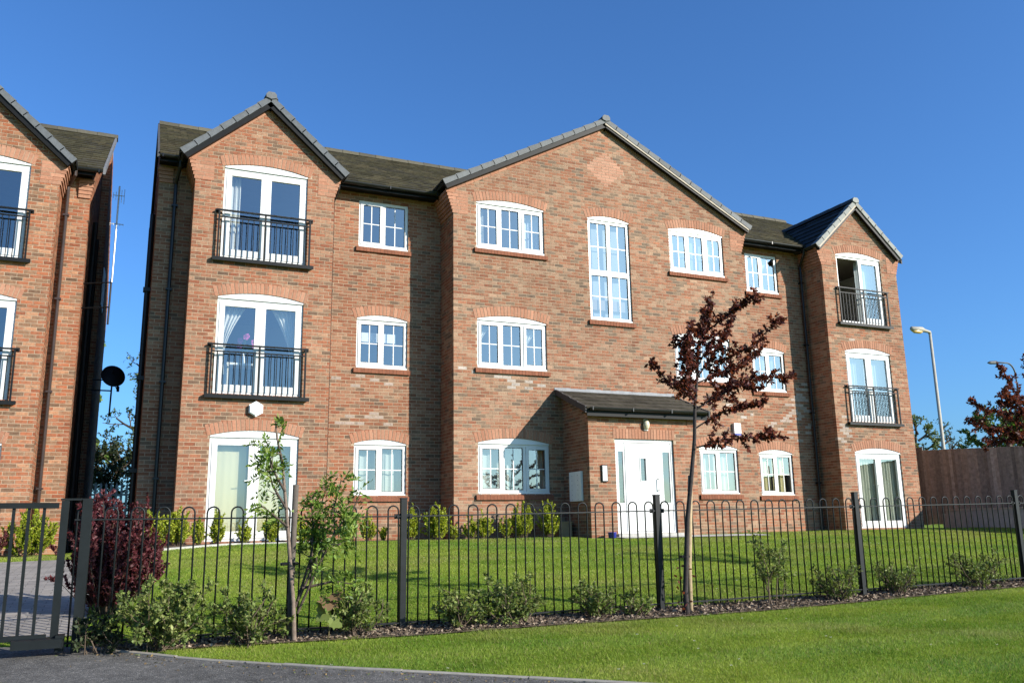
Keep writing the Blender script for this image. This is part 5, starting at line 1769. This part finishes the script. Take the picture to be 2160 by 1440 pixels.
box_shrub('dark purple shrub at far left before the left building', -8.05, -0.9, 0.5, 0.52, 50, pal=BERB, group='shrubs before the left building')
box_shrub('large dark red barberry bush behind the railing beside the gate', -6.14, -8.15, 0.76, 1.04, 51, pal=BERB, n=60, size=0.027, group='red barberry', name='barberry_bush', mat='leaf_purple', per_m=170)

# purple plum tree with stake
def plum(label, x, y, skel, trunk, seed, group='purple plum trees'):
    r = np.random.default_rng(seed)
    tz = np.array(trunk, float)
    trunks = [(tz, 0.030, 0.007)]
    main = []
    for pts in skel:
        dep = r.uniform(-0.38, 0.38)
        k = len(pts)
        q = np.array([(p[0], trunk_y(pts[0])+dep*i/(k-1)+0.02*r.standard_normal(), p[1]) for i, p in enumerate(pts)])
        # subdivide
        qq = [q[0]]
        for i in range(1, k):
            qq += [(q[i-1]+q[i])/2+0.015*r.standard_normal(3), q[i]]
        main.append((np.array(qq), 0.009, 0.003))
    sub, tw = branch_tree(main+[(tz[-4:], 0.008, 0.004)], r, [dict(n=18.0, t0=0.15, len=0.17, ang=0.95, up=0.1, bend=0.5)])
    P, D, L, Wd = twig_leaves(tw+main, 185, 0.05, r, 0.9, 0.56, t0=0.12)
    D = unit(D+np.array([0, 0, -0.15]))
    # few leaves low on the trunk
    n = 34
    low = np.stack([np.interp(r.random(n)*0.35, [0, .35], [tz[0][0], tz[1][0]])+0.05*r.standard_normal(n), 0.05*r.standard_normal(n), 0.06+0.42*r.random(n)], 1)
    P = np.concatenate([P, low]); D = np.concatenate([D, unit(r.standard_normal((n, 3)))]); L = np.concatenate([L, np.full(n, .05)]); Wd = np.concatenate([Wd, np.full(n, .026)])
    return plant('plum_tree', label, 'tree', x, y, trunks+main+sub, [(leaf_geometry(P, D, L, Wd, r), colours(len(P), PLUMC, r, 0.25))], (0.05, 0.042, 0.04), 'leaf_purple', group, leaf_name='crown', wood_name='trunk', sides=7)
def trunk_y(p): return 0.0
px_, py_, pz_ = -0.81, -9.85, -0.67
def rel(pts): return [(a-px_, b-pz_) for a, b in pts]
trunk = [(0, 0, -0.05), (-0.01, 0, 0.23), (0.07, 0.01, 0.93), (0.15, 0.0, 1.41), (0.21, 0, 1.76), (0.24, 0, 2.11), (0.29, 0, 2.42), (0.34, 0, 2.79), (0.45, 0.02, 3.01), (0.57, 0.03, 3.35)]
sk = [rel(q) for q in ([(-.57, 1.40), (-.2, 1.62), (.21, 1.80), (.74, 1.83)], [(-.59, 1.2), (-.25, 1.38), (.0, 1.46), (.21, 1.5)], [(-.62, 1.0), (-.35, 1.08), (.0, 1.1), (.24, 1.12)],
      [(-.58, 1.42), (-.74, 1.6), (-.82, 1.78)], [(-.54, 1.6), (-.7, 1.95), (-.74, 2.16), (-.8, 2.04)], [(-.52, 1.75), (-.1, 2.2), (.19, 2.54)], [(-.45, 1.85), (.1, 2.1), (.43, 2.4)],
      [(-.4, 2.25), (-.1, 2.5), (.07, 2.66)], [(-.5, 1.7), (.0, 1.88), (.5, 2.14)], [(-.46, 2.1), (-.44, 2.56)], [(-.52, 1.75), (-.63, 2.25)], [(-.55, 1.55), (-.72, 1.8), (-.82, 1.9)], [(-.57, 1.4), (-.3, 1.55), (-.05, 1.7), (.1, 1.62)], [(-.56, 1.5), (-.76, 1.68), (-.84, 2.0)], [(-.5, 1.8), (-.68, 2.05), (-.7, 2.28)], [(-.5, 1.9), (-.3, 2.1), (-.2, 2.3)])]
plum('slender purple-leaved plum tree with thin trunk before the entrance', px_, py_, sk, trunk, 61)
sk2 = [[(0.0, 1.9), (-.5, 2.15), (-1.12, 2.3)], [(0.0, 2.0), (-.45, 2.35), (-.85, 2.45)], [(0.02, 2.2), (-.3, 2.6), (-.42, 2.85)], [(0.0, 1.8), (-.5, 1.95), (-1.0, 2.08)], [(0, 1.7), (-.35, 1.85), (-.8, 1.75)],
       [(0.02, 2.2), (.4, 2.6), (.7, 2.8)], [(0, 2.0), (.5, 2.3), (.9, 2.5)], [(0.04, 2.4), (.1, 2.8), (.2, 3.0)], [(0, 1.7), (.5, 2.0), (.9, 2.1)], [(0, 2.2), (-.3, 2.35), (-.7, 2.3)], [(0, 1.8), (-.2, 1.95), (-.5, 1.9)]]
tr2 = [(0, 0, -0.05), (0.01, 0, 0.4), (0.0, 0.01, 0.9), (0.02, 0.0, 1.4), (0.0, 0, 1.8), (0.02, 0, 2.2), (0.03, 0, 2.4), (0.05, 0, 2.6), (0.06, 0.02, 2.8), (0.06, 0.03, 3.0)]
plum('purple plum tree half out of frame at the right edge', 5.14, -9.6, sk2, tr2, 62)
mb = MB(); mb.smooth = True; mb.tube([(0, 0, -0.3), (0.02, 0, 0.5), (0.10, 0.0, 1.42)], 0.026, 8, (0.34, 0.26, 0.16))
st = mb.build('tree_stake', M['stake']); st.location = (-0.745, -9.80, -0.69)
tag(st, 'pale timber stake beside the slender purple tree', 'stake')
mb = MB(); mb.tube([(-0.075, -0.05, 0.60), (0.055, 0.0, 0.60), (0.05, 0.04, 0.60), (-0.08, 0.0, 0.60), (-0.075, -0.05, 0.60)], 0.014, 6)
tie = mb.build('tie', M['black_plastic'], st)

# rowan sapling at the left
r = np.random.default_rng(71)
rx, ry, rz = -4.69, -9.80, -0.64
def pin(P, D, r, ln=0.16, leaflet=0.052):
    """compound leaves -> leaflet base points and axes"""
    PP = []; DD = []; LL = []
    for p, d in zip(P, D):
        side = unit(np.cross(d, r.standard_normal(3)))
        l = ln*(0.7+0.5*r.random())
        droop = np.array([0, 0, -0.35])
        for k in range(7):
            t = (k+1.2)/7.5
            q = p+d*l*t+droop*l*t*t
            if k == 6:
                PP.append(q); DD.append(unit(d+droop)); LL.append(leaflet)
            else:
                for s in (-1, 1):
                    PP.append(q); DD.append(unit(side*s+d*0.55+0.15*r.standard_normal(3))); LL.append(leaflet*(1-0.35*abs(t-.45)))
    return np.array(PP), np.array(DD), np.array(LL)
tz = np.array([(0, 0, -.05), (-.02, 0, .3), (-.05, 0, .56), (-.10, 0.01, 1.03), (-.15, .01, 1.43), (-.2, .02, 1.65), (-.22, .02, 1.80)])
t_b = [(np.array(q, float), 0.012, 0.004) for q in (
    [(-.1, 0, 1.05), (-.22, .04, 1.25), (-.28, .08, 1.5)], [(-.12, 0, 1.2), (-.25, -.05, 1.4), (-.3, -.06, 1.62)], [(-.08, 0, .9), (-.22, .05, 1.02), (-.33, .06, 1.1)],
    [(-.14, 0, 1.4), (-.2, -.05, 1.6), (-.16, -.06, 1.78)], [(0, 0, .25), (.12, .08, .6), (.18, .12, .95), (.26, .14, 1.25)], [(.02, 0, .3), (.2, .02, .7), (.3, .0, 1.05), (.36, .0, 1.3)],
    [(0.02, 0, .2), (.15, -.1, .55), (.28, -.14, .85), (.4, -.16, 1.0)], [(.1, .05, .55), (.3, .08, .72), (.5, .1, .8)], [(.12, 0, .6), (.15, .1, .9), (.12, .12, 1.15)], [(.2, 0, .7), (.42, -.05, .95), (.52, -.06, 1.2)], [(.05, -.02, .4), (.3, -.1, .45), (.46, -.12, .42)])]
sub, tw = branch_tree(t_b, r, [dict(n=7.0, t0=0.25, len=0.14, ang=0.9, up=0.1, bend=0.4)])
P, D, L_, W_ = twig_leaves(tw+t_b, 22, 0.1, r, 0.7, 0.5, t0=0.25)
PP, DD, LL = pin(P, D, r)
plant('rowan_sapling', 'leaning rowan sapling with feathery leaves before the left bay', 'tree', rx, ry, [(tz, 0.022, 0.007)]+t_b+sub, [(leaf_geometry(PP, DD, LL, LL*0.42, r), colours(len(PP), ROWAN, r))], (0.17, 0.13, 0.105), 'leaf', None, z=rz, leaf_name='crown', wood_name='trunk', sides=8)
mb = MB(); mb.smooth = True; mb.tube([(0, 0, -0.3), (0, 0, 0.4), (0.01, 0, 1.28)], 0.025, 8, (0.10, 0.085, 0.072))
st2 = mb.build('tree_stake', M['stake']); st2.location = (-4.72, -9.74, -0.66)
tag(st2, 'grey weathered stake behind the rowan sapling', 'stake')
mb = MB(); mb.tube([(-0.1, -0.08, 0.62), (0.04, -0.03, 0.62), (0.03, 0.04, 0.62), (-0.09, -0.02, 0.62), (-0.1, -0.08, 0.62)], 0.013, 6); mb.build('tie', M['black_plastic'], st2)
# broad-leaved seedling
r = np.random.default_rng(72)
root = empty('maple_seedling', (-4.42, -9.86, -0.66), 'small broad-leaved seedling beside the rowan sapling', 'plant')
mb = MB(); mb.tube([(0, 0, -.02), (.01, 0, .15), (-.03, .01, .36)], 0.005, 5, (0.15, 0.12, 0.06)); mb.build('stem', M['bark'], root)
lob = [(0, 0), (0.35, 0.12), (0.62, 0.02), (0.5, 0.32), (0.72, 0.55), (0.38, 0.58), (0.28, 0.85), (0, 1.05)]
out = lob+[(-a, b) for a, b in lob[-2:0:-1]]
for k in range(6):
    mb = MB(); a = k*1.1; d = unit(np.array([math.cos(a)*0.8, math.sin(a)*0.4-.3, -0.55+0.2*r.random()])); s = unit(np.cross(d, np.array([0.1, -0.6, 0.5]))); nn_ = np.cross(s, d)
    o_ = np.array([0.02*math.cos(a), 0, 0.14+0.045*k]); sz = 0.10+0.04*r.random()
    vv = [tuple(o_+(s*p+d*q)*sz+nn_*sz*0.1*abs(p)) for p, q in out]
    mb.add(vv+[tuple(o_+d*sz*.45)], [(i, (i+1) % len(out), len(out)) for i in range(len(out))], (0.15, 0.19, 0.05) if k < 4 else (0.17, 0.11, 0.06))
    mb.build('leaf', M['leaf'], root)

# background trees
def tree(name, label, x, y, h, rad, seed, pal, size, per, trunk_h=0.3, mat='leaf', group='trees behind the buildings', airy=1.0, nb=10, col=BROWN, squash=1.0):
    r = np.random.default_rng(seed)
    th = h*trunk_h
    T = [(np.array([(0, 0, -.2), (0.05*r.standard_normal(), 0, th*0.6), (0.1*r.standard_normal(), 0.1, th), (0.15*r.standard_normal(), 0.1, h*0.6), (0.1, 0.1, h*0.93)]), 0.03*h, 0.006*h)]
    main = []
    for k in range(nb):
        a = 2*math.pi*(k*0.618+0.1*r.random()); t = trunk_h+(0.85-trunk_h)*(k+0.5)/nb
        b = np.array([0, 0, h*t]); el = 0.15+0.9*r.random()
        ln = rad*(0.75+0.4*r.random())*(1.05-0.55*max(0, t-.4)/.6)
        d = np.array([math.cos(a)*math.cos(el), math.sin(a)*math.cos(el), math.sin(el)*squash])
        main.append((polyline(b, d, ln, r, 0.3, 5, 0.2), 0.012*h, 0.004*h))
    sub, tw = branch_tree(main, r, [dict(n=6, t0=0.2, len=rad*0.5, ang=0.8, up=0.15, bend=0.4), dict(n=5, t0=0.2, len=rad*0.22, ang=0.9, up=0.1, bend=0.4)])
    P, D, L, Wd = twig_leaves(tw, per, size, r, 0.8, 0.55)
    return plant(name, label, 'tree', x, y, T+main+sub, [(leaf_geometry(P, D, L, Wd, r), colours(len(P), pal, r, 0.22))], col, mat, group, leaf_name='crown', wood_name='trunk', min_r=0.008, sides=5)
GT = [(0.06, 0.10, 0.025), (0.045, 0.08, 0.02), (0.08, 0.12, 0.03)]
BT = [(0.12, 0.19, 0.03), (0.09, 0.15, 0.025), (0.16, 0.22, 0.05)]
tree('chestnut_tree', 'bright green chestnut tree behind the gap, nearest the left building', -9.3, 22.5, 9.2, 2.7, 81, BT, 0.24, 55, trunk_h=0.2)
tree('tree', 'thin airy tree seen through the gap between the buildings', -4.9, 25, 7.9, 2.4, 82, GT, 0.14, 22, trunk_h=0.25)
for k, (x, y, h, rd) in enumerate(((-8.6, 17, 3.6, 1.7), (-6.4, 17.6, 3.3, 1.6), (-4.6, 18.2, 4.4, 1.7))):
    tree('hedge_tree', ['dark bushy tree low in the gap, left of three', 'dark bushy tree low in the gap, middle of three', 'dark bushy tree low in the gap, right of three'][k], x, y, h, rd, 83+k, [(0.035, 0.05, 0.02), (0.028, 0.042, 0.016), (0.05, 0.065, 0.025)], 0.13, 42, trunk_h=0.1, nb=16)
tree('birch_tree', 'pale feathery young tree behind timber fence, beside the lamp post', 27.3, 11.6, 5.0, 1.35, 91, [(0.12, 0.16, 0.06), (0.10, 0.14, 0.05)], 0.12, 45, trunk_h=0.25)
tree('tree', 'bushy green tree behind the timber fence at the right', 34.3, 12.5, 5.6, 2.2, 92, BT+GT, 0.17, 60, trunk_h=0.2, nb=16)
tree('tree', 'yellow-green tree behind the timber fence near the right edge', 36.6, 11.0, 5.2, 2.2, 93, BT, 0.17, 60, trunk_h=0.2, nb=16)
tree('tree', 'thin bare-topped tree between birch and bushy tree behind timber fence', 31.2, 13.5, 5.1, 1.2, 94, GT, 0.10, 18, trunk_h=0.3)
# palisade behind the gap
pal_ = empty('palisade_fence', (0, 14.0, 0), 'pale palisade fence at the far end of the gap', 'fence')
pm = MB(); pm.prism([(-0.035, 0), (0.035, 0), (0.035, 1.75), (0, 1.85), (-0.035, 1.75)], 'y', -0.006, 0.006); pme = pm.mesh('pale', M['galv'])
for k in range(26):
    o = bpy.data.objects.new('pale', pme); link(o, pal_); o.location = (-8.0+k*0.155, 0, 0)
for z in (0.35, 1.45):
    mb = MB(); mb.box(-8.1, -4.0, 0.01, 0.05, z-0.03, z+0.03); mb.build('rail', M['galv'], pal_)

# ------------------------------------------------------------------ grass and bark chips
def inside(px, py, poly):
    n = len(poly); c = np.zeros(len(px), bool); j = n-1
    for i in range(n):
        xi, yi = poly[i]; xj, yj = poly[j]
        cond = ((yi > py) != (yj > py)) & (px < (xj-xi)*(py-yi)/(yj-yi+1e-12)+xi)
        c ^= cond; j = i
    return c
def in_view(x, y, z, mar=450):
    d = np.stack([x-CAM[0], y-CAM[1], z-CAM[2]], 1)
    zz = d@np.array(fw); X = 1080+FPX*(d@np.array(r2))/zz; Y = 720-FPX*(d@np.array(u2))/zz
    return (zz > 1) & (X > -mar) & (X < 2160+mar) & (Y < 1440+mar)
path_poly = offset_line(PATH_UP, 0.065)+PATH_LO[::-1]
bed_poly = [(-6.25, -9.42), (-3.6, -9.47), (0, -9.45), (4, -9.42), (12, -9.3), (12, -9.85), (4, -9.88), (0, -9.95), (-3.6, -9.96), (-6.0, -9.7)]
bbed = [(-6.2, -2.75), (-5.67, -2.55), (-4.21, -1.5), (-2.5, -1.28), (0.0, -1.35), (2.4, -1.5), (2.4, 0), (-6.2, 0)]
drive = [(-13, -9), (-6.3, -9), (-6.3, -6), (-6.75, -2.4), (-13, -2.4)]
def patch(x, y):
    return 0.5+0.22*np.sin(x*1.7+0.8*np.sin(y*1.1))*np.sin(y*1.9+x*.6+.7)+0.16*np.sin(x*4.1+y*3.3+1)*np.sin(y*5.2-x*2.2)+0.12*np.sin(x*0.45+y*.7)
def grass(name, label, n, x0, x1, y0, y1, h, w, seed, power=1.0):
    r = np.random.default_rng(seed)
    x = r.uniform(x0, x1, n); y = y0+(y1-y0)*r.random(n)**power
    z = G(x, y)
    ok = in_view(x, y, z) & ~inside(x, y, path_poly) & ~inside(x+0.05*np.sin(y*31+x*7), y+0.035*np.sin(x*9)+0.03*np.sin(x*23+1)+0.02*r.standard_normal(n), bed_poly) & ~inside(x, y, bbed) & ~inside(x, y, drive)
    ok &= ~((x > 2.3) & (x < 6.7) & (y > -2.5)) & ~((x > -6) & (x < 13.7) & (y > -0.6)) & ~((x > 15) & (y > -9))
    ok &= ~((x < -6.5) & (y > -1.0))
    x, y, z = x[ok], y[ok], z[ok]; n = len(x)
    a = r.uniform(0, 2*math.pi, n); lean = r.normal(0, 0.55, (n, 2))
    band = np.sign(np.sin((y+0.06*np.sin(x*0.7)+0.03*np.sin(x*2.3))*2*math.pi/0.92))
    lean[:, 0] += 0.35*band; lean[:, 1] += 0.3*band
    hh = h*(0.5+0.8*r.random(n))*(1+0.5*np.clip(np.sin(x*6.1+2*np.sin(y*4.3))*np.sin(y*7.7+x), 0, 1)); ww = w*(0.7+0.6*r.random(n))
    dx, dy = np.cos(a)*ww/2, np.sin(a)*ww/2
    tip = np.stack([x+lean[:, 0]*hh, y+lean[:, 1]*hh, z+hh], 1)
    V = np.stack([np.stack([x-dx, y-dy, z-0.004], 1), np.stack([x+dx, y+dy, z-0.004], 1), tip], 1)
    p = np.clip(0.5+1.35*(patch(x, y)-0.5)+0.13*np.sin(x*11.3+3*np.sin(y*7.1))*np.sin(y*13.7+2*np.sin(x*5.3))+0.22*r.standard_normal(n), 0, 1)[:, None]
    c = (1-p)*np.array([0.095, 0.185, 0.018])+p*np.array([0.265, 0.31, 0.05])
    pt_ = np.sin(x*0.83+2*np.sin(y*0.61))*np.sin(y*1.37+1.2*np.sin(x*0.9)+.4)
    dry_p = np.clip((pt_+0.25*np.sin(x*5.1+y*2.2)*np.sin(y*4.4)-0.35)/0.5, 0, 1)[:, None]*0.55
    c = c*(1-dry_p)+dry_p*np.array([0.26, 0.24, 0.085])
    wet = np.clip((-pt_+0.25*np.sin(x*3.7-y*4.1)-0.35)/0.5, 0, 1)[:, None]*0.5
    c = c*(1-wet)+wet*np.array([0.06, 0.15, 0.02])
    dry = r.random(n) < 0.08
    c[dry] = np.array([0.26, 0.22, 0.10])
    c *= (1+0.15*r.standard_normal((n, 1)))
    o = bpy.data.objects.new(name, quads_mesh(name, V, np.clip(c, .01, .6), M['grass_blade']))
    link(o); tag(o, label, 'grass', None, 'stuff')
grass('lawn_grass', 'mown green grass verge in front of the railing', 700000, -8.5, 9.5, -14.0, -9.3, 0.02, 0.0045, 101)
grass('lawn_grass', 'mown green lawn between the railing and the building', 420000, -8.5, 16.5, -9.6, -0.6, 0.022, 0.008, 102)
def chips(n, seed):
    r = np.random.default_rng(seed)
    x = r.uniform(-6.2, 7, n); y = r.uniform(-10.05, -9.3, n)
    ok = inside(x, y, bed_poly); x, y = x[ok], y[ok]; n = len(x)
    z = G(x, y)+0.016+0.012*r.random(n)
    P = np.stack([x, y, z], 1); D = unit(np.stack([r.standard_normal(n), r.standard_normal(n), 0.35*r.standard_normal(n)], 1))
    L = r.uniform(0.015, 0.05, n)
    C = colours(n, [(0.15, 0.112, 0.08), (0.09, 0.066, 0.05), (0.21, 0.16, 0.12), (0.28, 0.22, 0.165)], r)
    o = bpy.data.objects.new('bark_chips', quads_mesh('bark_chips', leaf_geometry(P, D, L, L*0.5, r), C, M['bark'])); link(o)
    tag(o, 'brown bark chips and soil in the bed under the railing', 'mulch', None, 'stuff')
chips(26000, 103)

def daisies(n, seed):
    r = np.random.default_rng(seed)
    x = r.uniform(-5.5, 8, n); y = r.uniform(-13, -2.5, n)
    ok = ~inside(x, y, path_poly) & ~inside(x, y, bed_poly) & ~inside(x, y, bbed); x, y = x[ok], y[ok]; n = len(x)
    z = G(x, y)+0.024
    V = []
    for k in range(6):
        a = 2*math.pi*k/6
        V.append(np.stack([x+0.009*math.cos(a), y+0.009*math.sin(a), z+0.004*math.cos(a*3)], 1))
    o = bpy.data.objects.new('daisies', quads_mesh('daisies', np.stack(V, 1), np.tile(np.array([[0.7, 0.7, 0.66]]), (n, 1)), M['grass_blade'])); link(o)
    tag(o, 'tiny white daisies dotted over the lawns', 'daisies', None, 'stuff')
daisies(170, 104)

def litter(n, seed):
    r = np.random.default_rng(seed)
    t = r.random(n)*6.2
    pts = np.array(PATH_UP[4:13]); seg = np.linalg.norm(np.diff(pts, axis=0), axis=1); cum = np.concatenate([[0], np.cumsum(seg)])
    t = r.random(n)*cum[-1]; x = np.interp(t, cum, pts[:, 0]); y = np.interp(t, cum, pts[:, 1])
    d = np.abs(r.normal(0, 0.16, n))+0.01
    x -= d*0.6; y -= d*0.8
    z = G(x, y)+0.016
    P = np.stack([x, y, z], 1); D = unit(np.stack([r.standard_normal(n), r.standard_normal(n), 0.15*r.standard_normal(n)], 1)); L = r.uniform(0.008, 0.03, n)
    o = bpy.data.objects.new('leaf_litter', quads_mesh('leaf_litter', leaf_geometry(P, D, L, L*0.55, r), colours(n, [(0.2, 0.14, 0.07), (0.12, 0.09, 0.06), (0.28, 0.19, 0.07), (0.1, 0.12, 0.05)], r), M['leaf'])); link(o)
    tag(o, 'dry leaf crumbs scattered on the path beside the edging', 'leaf litter', None, 'stuff')
litter(380, 105)
